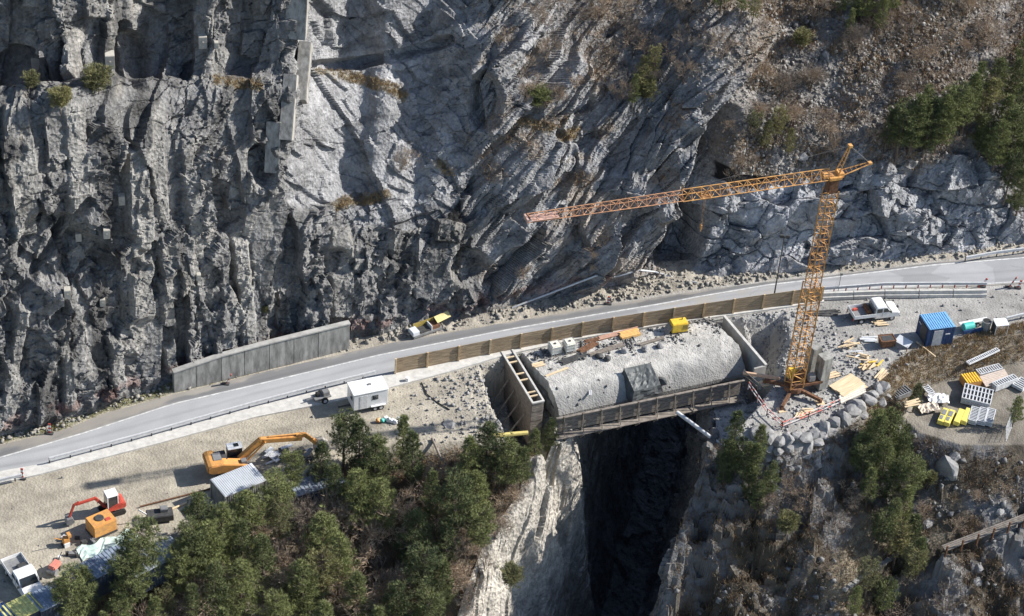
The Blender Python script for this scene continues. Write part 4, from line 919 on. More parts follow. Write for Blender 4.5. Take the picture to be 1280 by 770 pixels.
# ================================================================== VEHICLES
def wheel(t, x, y, r=.33, w=.2):
    a = B().tube((x, y-w/2, r), (x, y+w/2, r), r, n=18).build('wheel', M_BLK, t); B().tube((x, y-w/2-.01, r), (x, y+w/2+.01, r), r*.55, n=12).build('rim', M_GALV, a); return a
def pickup(loc, rz, label, load):
    t = thing('crew_cab_pickup', label, 'pickup', loc, rz, 'white crew cab pickups')
    m = B(); m.prism([(-.25, .45), (2.55, .45), (2.62, .62), (2.6, .95), (2.35, 1.12), (1.55, 1.24), (.95, 1.88), (.75, 1.96), (-.1, 1.96), (-.25, 1.9)], -.93, .93).build('cab', M_WHITE, t, .07)
    m = B(); m.box(-1.45, 0, .82, 2.35, 1.9, .1); m.build('bed_floor', M_GREY, t)
    for s in (-1, 1): B().box(-1.45, s*.96, 1.02, 2.4, .05, .42).build('side_board', M_WHITE, t, .01)
    B().box(-2.64, 0, 1.02, .05, 1.97, .42).build('tailgate', M_WHITE, t, .01); B().box(-.3, 0, 1.25, .06, 1.7, .85).build('headboard', M_GREY, t)
    m = B(); m.box(-1.0, 0, .52, 3.2, .9, .22).build('chassis', M_DARK, t)
    m = B(); m.add([(1.60, -.80, 1.27), (1.60, .80, 1.27), (1.03, .72, 1.86), (1.03, -.72, 1.86)], [(0, 1, 2, 3)]); 
    for i in range(4): pass
    m = B(); m.quad((1.57, -.8, 1.27), (1.57, .8, 1.27), (1.02, .72, 1.85), (1.02, -.72, 1.85), .03).build('windscreen', M_GLASS, t)
    for s in (-1, 1):
        y = s*.935
        B().box(.15, y, 1.52, .62, .02, .5).build('side_window', M_GLASS, t); B().add([(.6, y-.01, 1.28), (1.38, y-.01, 1.28), (.98, y-.01, 1.76), (.6, y-.01, 1.76), (.6, y+.01, 1.28), (1.38, y+.01, 1.28), (.98, y+.01, 1.76), (.6, y+.01, 1.76)], [(0, 1, 2, 3), (4, 5, 6, 7), (0, 1, 5, 4), (1, 2, 6, 5), (2, 3, 7, 6), (3, 0, 4, 7)]).build('side_window', M_GLASS, t)
        for x in (1.75, -1.75): wheel(t, x, s*.82)
        B().box(2.6, s*.68, .82, .06, .36, .2).build('headlight', M_GALV, t, .02); B().box(1.4, s*1.05, 1.35, .12, .2, .26).build('mirror', M_DARK, t, .02)
        B().box(-2.67, s*.82, .7, .04, .16, .26).build('tail_light', M_RED, t)
    B().box(2.62, 0, .52, .12, 1.8, .2).build('bumper', M_GREY, t, .03); B().box(.52, -.94, .95, .02, .01, .5).build('door_gap', M_DARK, t)
    for k, (x, y, sx, sy, sz, mt) in enumerate(load): B().box(x, y, .87+sz/2, sx, sy, sz, .1*k).build('cargo', mt, t, .02)
    return t
pickup(G(1091, 396.5), yaw((1060, 402), (1120, 394.5)), 'white crew cab pickup parked in the right yard with grey bed', [(-.8, .1, .35, 1.5, .5, M_RUST), (-2.0, .5, .5, .3, .2, M_RED)])
pickup(G(30, 730), math.atan2(*(G(48, 757)-G(30, 730))[[1, 0]]), 'white crew cab pickup at the lower left corner of the yard', [(-.9, .4, 1.1, .8, .3, M_DARK)])
# trailer cabin
p = G(459, 506); rz = yaw((440, 511), (480, 503)); t = thing('site_trailer', 'white cabin trailer with one axle pair beside the guardrail', 'trailer', p, rz)
B().box(0, .0, 1.45, 3.5, 2.05, 1.95).build('cabin', M_WHITE, t, .04); B().box(0, 0, 2.45, 3.62, 2.15, .07).build('roof', M_WHITE, t, .02); B().box(.2, .1, 2.53, .3, .22, .1).build('roof_vent', M_GREY, t)
B().box(.45, -1.035, 1.7, .6, .03, .55).build('window', M_GLASS, t); B().box(-1.76, -.3, 1.7, .03, .65, .6).build('window', M_GLASS, t); B().box(-.75, -1.035, 1.35, .75, .03, 1.65).build('door', simple('door_white', (.70, .70, .69), .5), t, .01)
for x in (.45, 1.05): wheel(t, x, -1.02, .3, .2); wheel(t, x, 1.02, .3, .2)
B().box(.75, -1.08, .68, 1.5, .3, .06).build('mudguard', M_WHITE, t, .02); B().box(.75, 1.08, .68, 1.5, .3, .06).build('mudguard', M_WHITE, t, .02); B().beam((-1.7, 0, .45), (-3.0, 0, .45), .12).box(0, 0, .45, 3.4, 1.5, .08).build('drawbar', M_DARK, t)
p = G(402, 500); t = thing('wheel_chassis', 'small dark tow trailer with tyre and jerrycans left of the white cabin', 'tow trailer', p, yaw((390, 503), (420, 495)))
m = B(); m.box(0, 0, .55, 1.7, .9, .1); m.beam((-.8, 0, .55), (-1.6, 0, .5), .1); m.build('frame', M_GREY, t); wheel(t, .1, -.6, .35, .22); wheel(t, .1, .6, .35, .22); B().box(.4, 0, .85, .7, .6, .5).build('engine', M_GREY, t, .05); B().box(-.4, .1, .8, .35, .4, .45).build('canister', M_BLK, t, .04)
# flat skip on the cliff side verge (yellow flaps)
p = G(535, 414); rz = yaw((510, 420), (556, 404)); t = thing('road_sander', 'narrow dirty container with yellow lid flaps on the verge across the road', 'grit container', p, rz)
B().box(-.3, 0, .25, 3.4, 1.1, .3).build('base', M_GREY, t, .02); B().box(-1.7, 0, .6, .8, 1.0, .5).build('engine_cover', M_WROOF, t, .04); m = B(); m.box(-.3, .55, .7, 2.4, .06, .8).build('back_panel', simple('ochre_panel', (.36, .27, .07), .7), t); m = B(); m.box(-.55, 0, .45, 1.1, .9, .3).build('hopper', M_DARK, t)
B().box(.15, 0, .65, .1, 1.0, .6).build('partition', M_WROOF, t); B().quad((.9, -.35, .95), (2.6, -.2, 1.1), (2.6, .5, 1.35), (.9, .45, 1.2), .05).build('lid_flap', simple('pale_yellow_paint', (.78, .66, .30), .6), t); B().box(.7, 0, .55, .9, .9, .4).build('grit_load', M_RUST, t)
# ================================================================== EXCAVATORS
def limb(m, pts, w, hs):
    for (a, b), h in zip(zip(pts[:-1], pts[1:]), hs): m.beam(a, b, w, h)
    for p_, h in zip(pts[1:-1], hs): m.tube((p_[0], p_[1]-w/2, p_[2]), (p_[0], p_[1]+w/2, p_[2]), h*.5, n=10)
p = G(289, 589); rz = yaw((262, 597), (395, 573)); t = thing('excavator', 'large orange crawler excavator with boom stretched over the yard', 'excavator', p, rz)
for s in (-1, 1):
    m = B(); m.prism([(-1.9, .25), (-1.65, .02), (1.65, .02), (1.9, .25), (1.9, .62), (1.6, .85), (-1.6, .85), (-1.9, .62)], s*1.15-.28, s*1.15+.28); tr_ = m.build('track', M_BLK, t, .04); m = B()
    for i in range(18): m.box(-1.6+i*.19, s*1.15, .87, .1, .58, .05)
    m.build('track_shoes', M_DARK, tr_)
B().tube((0, 0, .6), (0, 0, 1.15), .7, n=18).build('slew_ring', M_DARK, t)
m = B(); m.prism([(-2.3, 1.15), (-2.55, 1.4), (-2.55, 2.1), (-2.3, 2.25), (-1.0, 2.3), (1.2, 1.75), (1.5, 1.6), (1.5, 1.15)], -1.35, -.2).build('engine_housing', M_ORANGE, t, .06)
m = B(); m.prism([(-2.3, 1.15), (-2.75, 1.4), (-2.75, 2.15), (-2.3, 2.3), (-1.6, 2.3), (-1.6, 1.15)], -1.36, 1.36).build('counterweight', M_ORANGE, t, .14)
B().box(-1.2, .3, 1.7, 1.5, 1.5, 1.0).build('engine_bay', M_DARK, t, .03); B().box(-1.5, .1, 2.28, .9, 1.15, .16).build('engine_hood', M_GREY, t, .04); B().box(1.15, -.85, 1.86, .6, .6, .5).build('tool_box', M_GREY, t, .03)
m = B(); m.box(.55, .85, 1.9, 1.5, .95, 1.5); cab_ = m.build('cab', M_DARK, t, .05)
B().box(.55, .85, 2.7, 1.6, 1.05, .14).build('cab_roof', M_WHITE, cab_, .04); B().box(.75, .85, 2.79, .5, .5, .04).build('roof_hatch', M_GLASS, cab_); B().box(.5, .36, 2.1, 1.1, .02, .8).build('cab_window', M_GLASS, cab_); B().box(1.31, .85, 2.1, .02, .8, .9).build('front_window', M_GLASS, cab_)
m = B(); limb(m, [(.9, 0, 1.5), (3.2, 0, 3.6), (7.6, 0, 3.0)], .5, [.7, .62]); m.build('boom', M_ORANGE, t, .05)
m = B(); limb(m, [(6.9, 0, 3.4), (7.9, 0, 3.3), (9.3, 0, 1.7)], .4, [.5, .42]); m.build('stick', M_ORANGE, t, .04)
m = B(); m.tube((1.4, .45, 1.3), (3.6, .3, 3.5), .1).tube((1.4, -.45, 1.3), (3.6, -.3, 3.5), .1).tube((4.0, 0, 3.9), (7.0, 0, 3.6), .09).tube((7.4, 0, 3.6), (9.2, 0, 2.3), .07); m.build('hydraulic_cylinder', M_ORANGE, t)
m = B(); m.prism([(9.2, 2.1), (9.9, 2.2), (10.5, 1.6), (10.3, .9), (9.5, .55), (8.9, .9)], -.6, .6).build('bucket', simple('worn_steel', (.42, .39, .34), .6, var=.2), t, .05)
t.scale = (.9, .9, .9)
# mini excavator
p = G(140, 640); rz = yaw((150, 635), (92, 652)); t = thing('mini_excavator', 'small red mini excavator with white cab roof facing left', 'excavator', p, rz)
for s in (-1, 1): B().prism([(-1.1, .2), (-.95, .02), (.95, .02), (1.1, .2), (1.1, .42), (.95, .55), (-.95, .55), (-1.1, .42)], s*.62-.16, s*.62+.16).build('track', M_BLK, t, .03)
B().tube((0, 0, .45), (0, 0, .72), .42, n=14).build('slew_ring', M_DARK, t); B().prism([(-1.05, .72), (-1.2, .9), (-1.15, 1.35), (-.8, 1.45), (-.3, 1.3), (.5, 1.0), (.6, .72)], -.7, .7).build('house', M_RED, t, .06)
cb_ = B().box(0, 0, 1.65, 1.0, 1.0, 1.3).build('cab', M_DARK, t, .04); B().box(0, 0, 2.36, 1.12, 1.1, .12).build('cab_roof', M_WHITE, cb_, .04); m = B()
for x, y in ((-.48, -.48), (.48, -.48), (.48, .48), (-.48, .48)): m.box(x, y, 1.65, .09, .09, 1.35)
m.build('cab_frame', M_WHITE, cb_); B().box(.52, 0, 1.75, .02, .8, .85).build('cab_window', M_GLASS, cb_)
m = B(); limb(m, [(.6, 0, .9), (1.5, 0, 2.3), (3.3, 0, 2.2)], .22, [.28, .26]); m.build('boom', M_RED, t, .03); m = B(); limb(m, [(3.0, 0, 2.4), (3.5, 0, 2.2), (4.0, 0, .9)], .18, [.22, .2]); m.build('stick', M_RED, t, .02)
B().prism([(3.8, .95), (4.3, .9), (4.4, .35), (4.0, .12), (3.6, .4)], -.35, .35).build('bucket', M_GREY, t, .02); B().beam((1.2, -.6, .35), (1.2, .6, .35), .08, .4).build('dozer_blade', M_GREY, t)
# orange compressor
t = thing('compressor', 'orange compressor box between mini excavator and blue container', 'compressor', G(127, 664), yaw((112, 672), (140, 660)))
B().box(0, 0, .95, 2.3, 1.7, 1.3).build('housing', M_ORANGE, t, .06); B().tube((-.1, .1, 1.61), (-.1, .1, 1.68), .42, n=16).build('fan_grille', M_DARK, t); B().box(.5, -.4, 1.62, .5, .35, .05).build('top_panel', M_RED, t); B().box(0, 0, .2, 2.35, 1.72, .2).build('skid', M_DARK, t)
t = thing('pale_tarpaulin', 'pale green tarpaulin spread on the ground below the orange compressor', 'tarpaulin', G(136, 683), yaw((105, 687), (160, 668)))
m = B(); rr = random.Random(9); vs = [(-2.8+5.6*i/16, -.9+1.8*j/7+.25*math.sin(i), .12+rr.uniform(0, .14)) for i in range(17) for j in range(8)]; m.add(vs, [(i*8+j, i*8+j+1, i*8+j+9, i*8+j+8) for i in range(16) for j in range(7)]); m.build('sheet', M_PTARP, t)
t = thing('breaker_attachment', 'ochre plate compactor standing left of the orange compressor', 'compactor', G(83, 681), .6)
B().box(0, 0, .1, .9, .6, .12).build('plate', M_DARK, t); B().box(0, 0, .55, .6, .5, .7).build('engine', M_ORANGE, t, .05); B().beam((-.2, 0, .7), (-1.1, 0, 1.3), .06).box(.3, 0, 1.1, .3, .5, .3).build('handle', M_ORANGE, t)
t = thing('red_roller', 'small faded red roller beside the front of the left pickup', 'roller', G(69, 714), 1.2)
B().tube((-.4, -.45, .35), (-.4, .45, .35), .35, n=16).build('drum', M_GREY, t); B().tube((.45, -.45, .3), (.45, .45, .3), .3, n=16).build('drum', M_GREY, t); B().box(0, 0, .75, 1.1, .7, .5).build('engine_cover', simple('pale_red', (.66, .25, .19), .6), t, .08); B().beam((.5, 0, .9), (1.2, 0, 1.35), .06).build('handle', M_DARK, t)
# ================================================================== CONTAINERS
def container(px, zroof, L, W, H, rz, label, mat, roofmat, name='site_container', cat='container', door=True, cor=.28):
    p = G(*px, zroof); p[2] = zroof-H; t = thing(name, label, cat, p, rz, 'site containers')
    B().box(0, 0, H/2, L-.06, W-.06, H-.04).build('walls', mat, t); m = B(); x = -L/2+.15
    while x < L/2-.1:
        for s in (-1, 1): m.box(x, s*(W/2-.02), H/2, cor*.5, .05, H-.3)
        x += cor
    y = -W/2+.2
    while y < W/2-.15:
        for s in (-1, 1): m.box(s*(L/2-.02), y, H/2, .05, cor*.5, H-.3)
        y += cor
    m.build('wall_ribs', mat, t); m = B(); x = -L/2+.1
    m.box(0, 0, H, L+.05, W+.05, .06)
    rfo = m.build('roof', roofmat, t); m = B()
    while x < L/2:
        m.box(x, 0, H+.05, cor*.45, W, .05); x += cor
    m.build('roof_rib', roofmat, rfo)
    for a in (-1, 1):
        for b in (-1, 1): B().box(a*(L/2-.03), b*(W/2-.03), H/2, .14, .14, H+.04).build('corner_post', mat, t)
    return t
rz = yaw((1165, 420), (1197, 416)); ct = container((1172, 401), 2.4, 2.9, 2.5, 2.35, rz, 'blue site container with pale blue ribbed roof and open left end', M_BLUE, M_LBLUE, cor=.26)
B().box(-.35, -1.29, 1.1, 1.05, .04, 2.0).build('door', simple('grey_door', (.45, .47, .50), .5), ct); B().box(-1.47, -.2, 1.15, .04, 1.3, 1.9).build('doorway', M_DARK, ct); B().box(-1.5, .75, 1.7, .03, .5, .12).build('sign_plate', M_WROOF, ct); B().box(.75, -1.29, 1.5, .5, .04, .12).build('sign_plate', M_WROOF, ct)
rzA = yaw((92, 722), (142, 697)); container((124, 707), 2.5, 6.0, 2.4, 2.5, rzA, 'dark blue ribbed container half hidden by pines in the left yard', M_NAVY, simple('roof_steel_blue', (.27, .32, .40), .45, var=.3), cor=.36)
container((191, 696), 2.5, 5.2, 2.4, 2.5, rzA, 'grey blue container right behind the pines with debris on its roof', M_NAVY, simple('roof_grey_blue', (.34, .38, .44), .5, var=.3, scale=4), cor=.3)
container((26, 760), 2.3, 3.2, 2.3, 2.4, rzA, 'container with lime yellow ribbed roof in the lower left corner', M_NAVY, M_LIME, cor=.42)
container((56, 748), 2.3, 2.2, 2.4, 2.4, rzA, 'small slate blue container right of the lime roofed one', M_NAVY, simple('roof_slate', (.25, .31, .40), .5, var=.3), cor=.36)
container((2, 768), 2.3, 1.6, 2.3, 2.4, rzA, 'deep blue container cut by the lower left photo edge', M_BLUE, M_BLUE, cor=.36)
container((396, 603), .2, 5.0, 2.0, 2.2, yaw((364, 606), (424, 588)), 'blue roofed hut seen between the pines near the excavator', M_NAVY, simple('roof_dusty_blue', (.25, .29, .35), .5), cor=.4)
rz = yaw((265, 612), (315, 592)); ct = container((298, 600), 2.4, 4.3, 2.7, 2.3, rz, 'hut with flat pale metal roof in front of the orange excavator', M_WALL, M_WROOF, cor=.2, name='site_hut', cat='hut')
# water tank, drum, sheet by the container
t = thing('water_tank', 'teal cylindrical tank right of the blue site container', 'tank', G(1210, 414), yaw((1200, 415), (1225, 410))); B().tube((-.7, 0, .7), (.5, 0, .7), .42, n=16).build('tank_shell', M_TEAL, t, smooth=False); B().box(-.4, 0, .15, .2, .8, .3).box(.3, 0, .15, .2, .8, .3).build('cradle', M_BLUE, t)
t = thing('flat_bed_trailer', 'low blue and white trailer body beyond the teal tank', 'trailer', G(1214, 413.5), yaw((1200, 415), (1225, 410))); B().box(.5, .6, .7, 3.4, .5, .1).build('side_panel', M_WHITE, t); B().box(.2, -.45, .35, 3.0, .1, .5).build('skirt', M_BLUE, t); wheel(t, .9, .4, .3)
t = thing('steel_drum', 'dark open steel drum between teal tank and pale sheet', 'drum', G(1231, 413)); B().tube((0, 0, 0), (0, 0, 1.3), .42, .5, n=18).build('drum_shell', M_GREY, t); B().tube((0, 0, 1.3), (0, 0, 1.32), .4, n=18).build('drum_opening', M_BLK, t)
t = thing('sheet_shelter', 'small lean-to with pale sheet roof right of the drum', 'shelter', G(1248, 416), yaw((1240, 412), (1257, 410))); B().quad((-.75, -.5, 1.35), (.75, -.5, 1.3), (.75, .5, 1.5), (-.75, .5, 1.6), .04).build('roof_sheet', M_WROOF, t); m = B()
for x, y in ((-.7, -.45), (.7, -.45), (.7, .45), (-.7, .45)): m.box(x, y, .68, .07, .07, 1.36)
m.build('leg', M_GALV, t); B().quad((-.75, -.45, .1), (-.75, .45, .1), (-.72, .45, 1.4), (-.72, -.45, 1.3), .03).build('side_sheet', M_DARK, t)
guardrail([(1256, 404), (1285, 397), (1400, 372)], 'guardrail at the right edge of the yard beyond the lean-to', 2.0, 0)
# ---------------- formwork store on the lower terrace
ZT = -2.35
def fpanel(px, L, W, rz, n, label, mat=M_FORM, tilt=0, rows=1, th=.14, z=ZT, stack=1):
    p = G(*px, z+.3); p[2] = z+.05; t = thing('formwork_panel', label, 'formwork', p, rz, 'formwork panels stored on the lower terrace')
    M0 = Matrix.Rotation(tilt, 4, 'X')
    for s_ in range(stack):
        z_ = .12+s_*.2
        m = B()
        for y in ([-W/2, W/2]+([0.18*W, -.18*W] if rows == 3 else [])): m.box(0, y, z_, L, .09, th, 0, M0)
        for x in (-L/2, L/2): m.box(x, 0, z_+.003, .09, W+.08, th, 0, M0)
        m.build('frame', mat, t); m = B()
        for i in range(1, n): m.box(-L/2+L*i/n, 0, z_-.004, L/n*.36, W-.08, th*.8, 0, M0)
        m.build('ribs', mat, t); B().box(0, 0, z_-.09, L-.05, W-.04, .02, 0, M0).build('backing_sheet', M_DARK, t)
    return t
rA = yaw((1200, 512), (1240, 520), ZT)
fpanel((1221, 497), 2.9, 2.4, yaw((1205, 486), (1238, 494), ZT), 8, 'large pale ribbed formwork panel behind the yellow beams', rows=3, stack=4)
for k, (px, lab) in enumerate([((1217, 520), 'first narrow ribbed panel right of the yellow beams'), ((1228, 521), 'second narrow ribbed panel right of the yellow beams'), ((1237, 522), 'third narrow ribbed panel right of the yellow beams')]):
    fpanel(px, 2.2, .8, yaw((1220, 530), (1226, 508), ZT), 9, lab, stack=3)
fpanel((1229, 444), 4.4, .45, yaw((1188, 462), (1243, 437), ZT), 17, 'long ladder-like grid panel lying on the dead grass bank', z=-.9)
fpanel((1236, 464), 2.8, .8, yaw((1220, 470), (1250, 462), ZT), 10, 'grey slotted panel stack behind the orange formwork', stack=3)
fpanel((1255, 480), 2.9, .7, yaw((1240, 485), (1268, 474), ZT), 10, 'dark slotted panel stack right of the orange formwork', stack=4)
fpanel((1125, 492), 2.1, 1.1, yaw((1112, 498), (1137, 488), -1), 7, 'rusty slotted panel on a grey box at the head of the gully', M_GREY, z=-1.2, stack=3)
fpanel((1159, 484), 1.6, .7, yaw((1152, 478), (1165, 492), -1.5), 6, 'small pale grid panel lying beside the rubble slope', z=-2.0)
fpanel((1277, 480), 1.6, 1.2, .9, 5, 'pale panel stack at the right photo edge', z=ZT, stack=2)
t = thing('orange_formwork', 'bright orange slatted formwork box on the lower terrace', 'formwork', G(1212, 480, ZT), yaw((1200, 480), (1224, 476), ZT)); B().box(0, 0, .45, 1.75, 1.5, .75).build('box_body', M_ORANGE, t)
m = B()
for i in range(6): m.box(-.72+.29*i, 0, .86, .16, 1.5, .1)
m.build('slats', M_YEL, t)
t = thing('plank_pile', 'pale pinkish planks on bearers between orange box and slotted panels', 'planks', G(1241, 478, ZT), yaw((1225, 482), (1258, 472), ZT))
for k in range(7): B().box(.05*k, -.7+.23*k, .55, 3.2, .2, .12).build('plank', simple('pinkish_plank', (.60, .50, .42), .8) if k == 0 else MATS['pinkish_plank'], t)
B().box(-1, 0, .22, .2, 1.6, .44).box(1, 0, .22, .2, 1.6, .44).build('bearer', M_WOODD, t)
for k, (px, lab) in enumerate([((1179, 519), 'leftmost, dirtiest yellow formwork beam'), ((1187, 521), 'second yellow formwork beam from the left, with grey dirt'), ((1199, 520), 'third yellow formwork beam from the left'), ((1208, 519), 'rightmost, cleanest yellow formwork beam')]):
    t = thing('yellow_beam', lab, 'formwork beam', G(px[0], px[1], ZT+.5)*np.array([1, 1, 0])+np.array([0, 0, ZT]), yaw((1180, 530), (1190, 508), ZT), 'yellow formwork beams in a row')
    B().box(0, 0, .35, 2.3, .62, .5).build('beam_body', simple('beam_yellow', (.80, .68, .16), .55, var=.15) if k == 0 else MATS['beam_yellow'], t, .03); B().box(0, 0, .06, 1.8, .4, .12).build('bearer', M_WOODD, t)
    if k < 2: B().box(.4, 0, .62, .8, .4, .05).box(-.5, .05, .615, .6, .3, .04).build('cement_crust', M_GREY, t)
t = thing('mesh_fence', 'leaning pale mesh fence panel at the right of the formwork', 'fence panel', G(1262, 540, ZT), yaw((1258, 548), (1270, 518), ZT)); m = B()
for i in range(14): m.tube((-1.6+.25*i, 0, 0), (-1.6+.25*i, .35, 1.7), .02, n=4)
for i in range(6): m.tube((-1.6, .07*i, .34*i), (1.65, .07*i, .34*i), .02, n=4)
m.build('mesh', M_GALV, t)
for k, (px, z, lab) in enumerate([((1172, 500), -2.3, 'white bags and scraps left of the yellow beams'), ((1160, 512), -2.3, 'pale crumpled sheeting below the head of the gully')]):
    t = thing('white_sheeting', lab, 'sheeting', G(*px, z), .4*k); rr = random.Random(k+2); vs = [(-1.1+2.2*i/9, -.7+1.4*j/6, .15+rr.uniform(0, .3)) for i in range(10) for j in range(7)]; m = B(); m.add(vs, [(i*7+j, i*7+j+1, i*7+j+8, i*7+j+7) for i in range(9) for j in range(6)]); m.build('sheet', M_WHITE if k == 0 else simple('cream_sheet', (.64, .55, .44), .7), t)
t = thing('slanting_post', 'slanting timber prop in front of the blue site container', 'prop', G(1160, 434)); B().beam((-1.2, .5, .2), (.6, -1.6, .1), .12).build('prop_timber', M_WOODP, t)
# ---------------- walkway lower right
wa, wb = hit(1178, 693, .5), hit(1300, 646, .5); rz = math.atan2(wb[1]-wa[1], wb[0]-wa[0]); WL = math.hypot(*(wb-wa)[:2]); sl2 = (wb[2]-wa[2])/WL
t = thing('timber_walkway', 'weathered timber walkway rail with dark posts at the lower right', 'walkway', wa, rz)
for k in range(4): B().beam((0, -.3+.22*k, .3), (WL, -.3+.22*k, .3+WL*sl2), .17, .07).build('plank', M_WOODD, t)
for k in range(7): x = WL*k/6.3; B().box(x, -.45, .3+x*sl2, .14, .16, 1.5).build('post', M_RUST, t)
st_ = [hit(1058+i*6.2, 736-i*4.2) for i in range(11)]; t = thing('stone_stairs', 'shaded flight of narrow steps in the lower right slope', 'stairs', st_[0]); 
for q in st_: v_ = q-st_[0]; B().box(v_[0], v_[1], v_[2]+.12, .9, .45, .3, .9).build('step', M_CONC, t)
# ---------------- anchor heads on the cliff
ANC = [(45, 76, 'pale anchor block low in the upper left alcove', 1.1), (137, 74, 'pale anchor block on the flat buttress above the ledge', 1.1), (253, 50, 'pale anchor block high on the tall rib', 1.0), (152, 248, 'lone anchor block halfway up the broad rib', .75), (133, 290, 'anchor block just left below the broad rib block', .75), (98, 294, 'dim anchor block in the shaded niche', .7), (84, 365, 'anchor block at the end of the diagonal ledge', .75), (128, 376, 'lowest anchor block on the left face', .65), (270, 55, 'small anchor block right of the tall rib', .5), (248, 345, 'small anchor block in the middle of the flutes', .55)]
for px, py, lab, s in ANC:
    q, n_ = chit(px, py)
    if q is None: continue
    o = B().box(0, -.1, 0, .8*s, 1.0*s, 1.3*s).box(0, -.62*s, .1*s, .18, .12, .18).build('anchor_block', simple('anchor_concrete', (.50, .47, .41), .9, var=.15) if 'anchor_concrete' not in MATS else MATS['anchor_concrete'], None, .04); o.location = tuple(q); o.rotation_euler = (0, 0, .25); props(o, lab, 'anchor block', 'concrete anchor blocks on the cliff')
M_PIER = simple('pier_concrete', (.36, .345, .315), .9, var=.38, scale=1.2, bump=.4, stretch=(2, 2, .5), spec=.15)
pr = thing('concrete_pier', 'tall stepped pale concrete pier climbing the cliff above the middle of the left face', 'pier', chit(345, 215)[0])
pb0 = np.array(pr.location)
for xa, ya, xb, yb, w_, dpt in [(340, 216, 340, 152, 1.4, 1.7), (357, 178, 357, 95, 1.3, 1.9), (375, 130, 376, 56, 1.2, 2.0), (369, 50, 370, -60, 2.0, 1.5)]:
    qa, qb = chit(xa, ya)[0]-pb0, chit(xb, yb)[0]-pb0; m_ = (qb-qa); m_[0] = 0; qb = qa+m_
    B().beam((qa[0], qa[1]+.35, qa[2]), (qb[0], qb[1]+.35, qb[2]), w_, dpt).build('pier_step', M_PIER, pr, .05)
# ---------------- boulders
MB_ = [B().ico(0, 0, 0, 1, .8, .75, seed=20+k).build('boulder', M_STONE) for k in range(6)]; used = set()
def boulder(loc, s, lab, grp, k=0, cat='boulder', rr=random.Random(77)):
    j = k % 6
    if j in used: o = MB_[j].copy(); COL.objects.link(o)
    else: o = MB_[j]; used.add(j)
    o.location = tuple(map(float, loc)); o.rotation_euler = (rr.uniform(-.4, .4), rr.uniform(-.4, .4), rr.uniform(0, 6.28)); o.scale = (s*rr.uniform(.8, 1.2), s*rr.uniform(.8, 1.2), s*rr.uniform(.7, 1.1)); return props(o, lab, cat, grp)
k = 0; rb = random.Random(5)
for row, (z, dy) in enumerate([(.15, -.25), (-.6, .3), (-1.4, .8), (-2.2, 1.2)]):
    pl = [(944, 541), (975, 552), (1012, 545), (1048, 524), (1082, 500), (1108, 484)]
    for i in range(17):
        u_ = i/16*5; a = int(min(4, u_)); f_ = u_-a; x_ = pl[a][0]*(1-f_)+pl[a+1][0]*f_+rb.uniform(-3, 3); y_ = pl[a][1]*(1-f_)+pl[a+1][1]*f_+rb.uniform(-1.5, 1.5)
        p = G(x_, y_+3, 0); p[2] = z; p[1] -= dy; boulder(p, rb.uniform(.8, 1.15), 'grey block in the boulder wall below the crane platform', 'boulders of the wall below the crane', k); k += 1
for px, s, lab in [((562, 531), .8, 'single pale boulder on the spoil in the left yard'), ((1186, 585), 1.5, 'big pale slab boulder on the shaded slope below the yellow beams'), ((1194, 572), .8, 'white boulder on top of the big slab below the yellow beams'), ((1160, 655), .9, 'long pale boulder above the walkway'), ((1220, 727), .9, 'bright boulder low on the slope below the walkway'), ((1224, 710), .6, 'smaller bright boulder just above another below the walkway'), ((1125, 115), .9, 'pale boulder in the scree above the pines'), ((1032, 70), .8, 'pale boulder near the upper pine'), ((1002, 195), .8, 'white boulder left of the crane top'), ((1250, 640), .7, 'grey boulder right above the walkway')]:
    p = hit(*px) if px[1] > 400 else chit(*px)[0]; boulder(p, s, lab, None, k); k += 1
for j in range(6):
    if j not in used: bpy.data.objects.remove(MB_[j])
# ---------------- loose timbers and pipes in the left yard
for px1, px2, r_, mt, lab, nm, ct_ in [((328, 572), (356, 562), .14, M_WROOF, 'pale thick pipe lying below the excavator boom', 'pipe', 'pipe'), ((332, 580), (368, 566), .1, M_WROOF, 'thinner pale pipe beside the thick one below the boom', 'pipe', 'pipe'), ((175, 633), (290, 604), .07, M_RUST, 'long rusty rail along the yard edge', 'rusty_rail', 'rail'), ((552, 575), (540, 548), .13, M_WOODD, 'grey log leaning at the lower edge of the spoil', 'log', 'log'), ((660, 541), (612, 545), .22, simple('dirty_yellow', (.70, .58, .20), .7), 'thick dirty yellow chute lying below the box formwork', 'chute', 'chute'), ((205, 640), (235, 628), .1, M_WOODP, 'pale squared timber at the edge behind the pines', 'timber', 'timber')]:
    a, b = G(*px1, .15), G(*px2, .15); t = thing(nm, lab, ct_, a); B().tube((0, 0, 0), tuple(b-a), r_, n=8).build('shaft', mt, t)
t = thing('debris_heap', 'heap of dark and white scraps under the excavator bucket', 'debris', G(362, 570), 0); rr = random.Random(4)
for j in range(16): B().box(rr.uniform(-2.2, 2.2), rr.uniform(-.9, .9), .2+rr.uniform(0, .4), rr.uniform(.4, 1.4), rr.uniform(.2, .6), .1, rr.uniform(0, 3)).build('scrap', random.choice([M_DARK, M_WROOF, M_GREY, M_WHITE]), t)
t = thing('rubbish_bags', 'white and green rubbish sacks behind the pines near the trailer', 'sacks', G(490, 527), 0)
for j in range(9): B().ico(-1.3+.33*j, rr.uniform(-.3, .3), .25, .32, .28, .28, seed=j).build('sack', M_TEAL if j == 1 else (M_ORANGE if j == 0 else M_WHITE), t)
t = thing('yard_clutter', 'jumbled tools and barrels behind the left pickup and compactor', 'clutter', G(100, 690), 0)
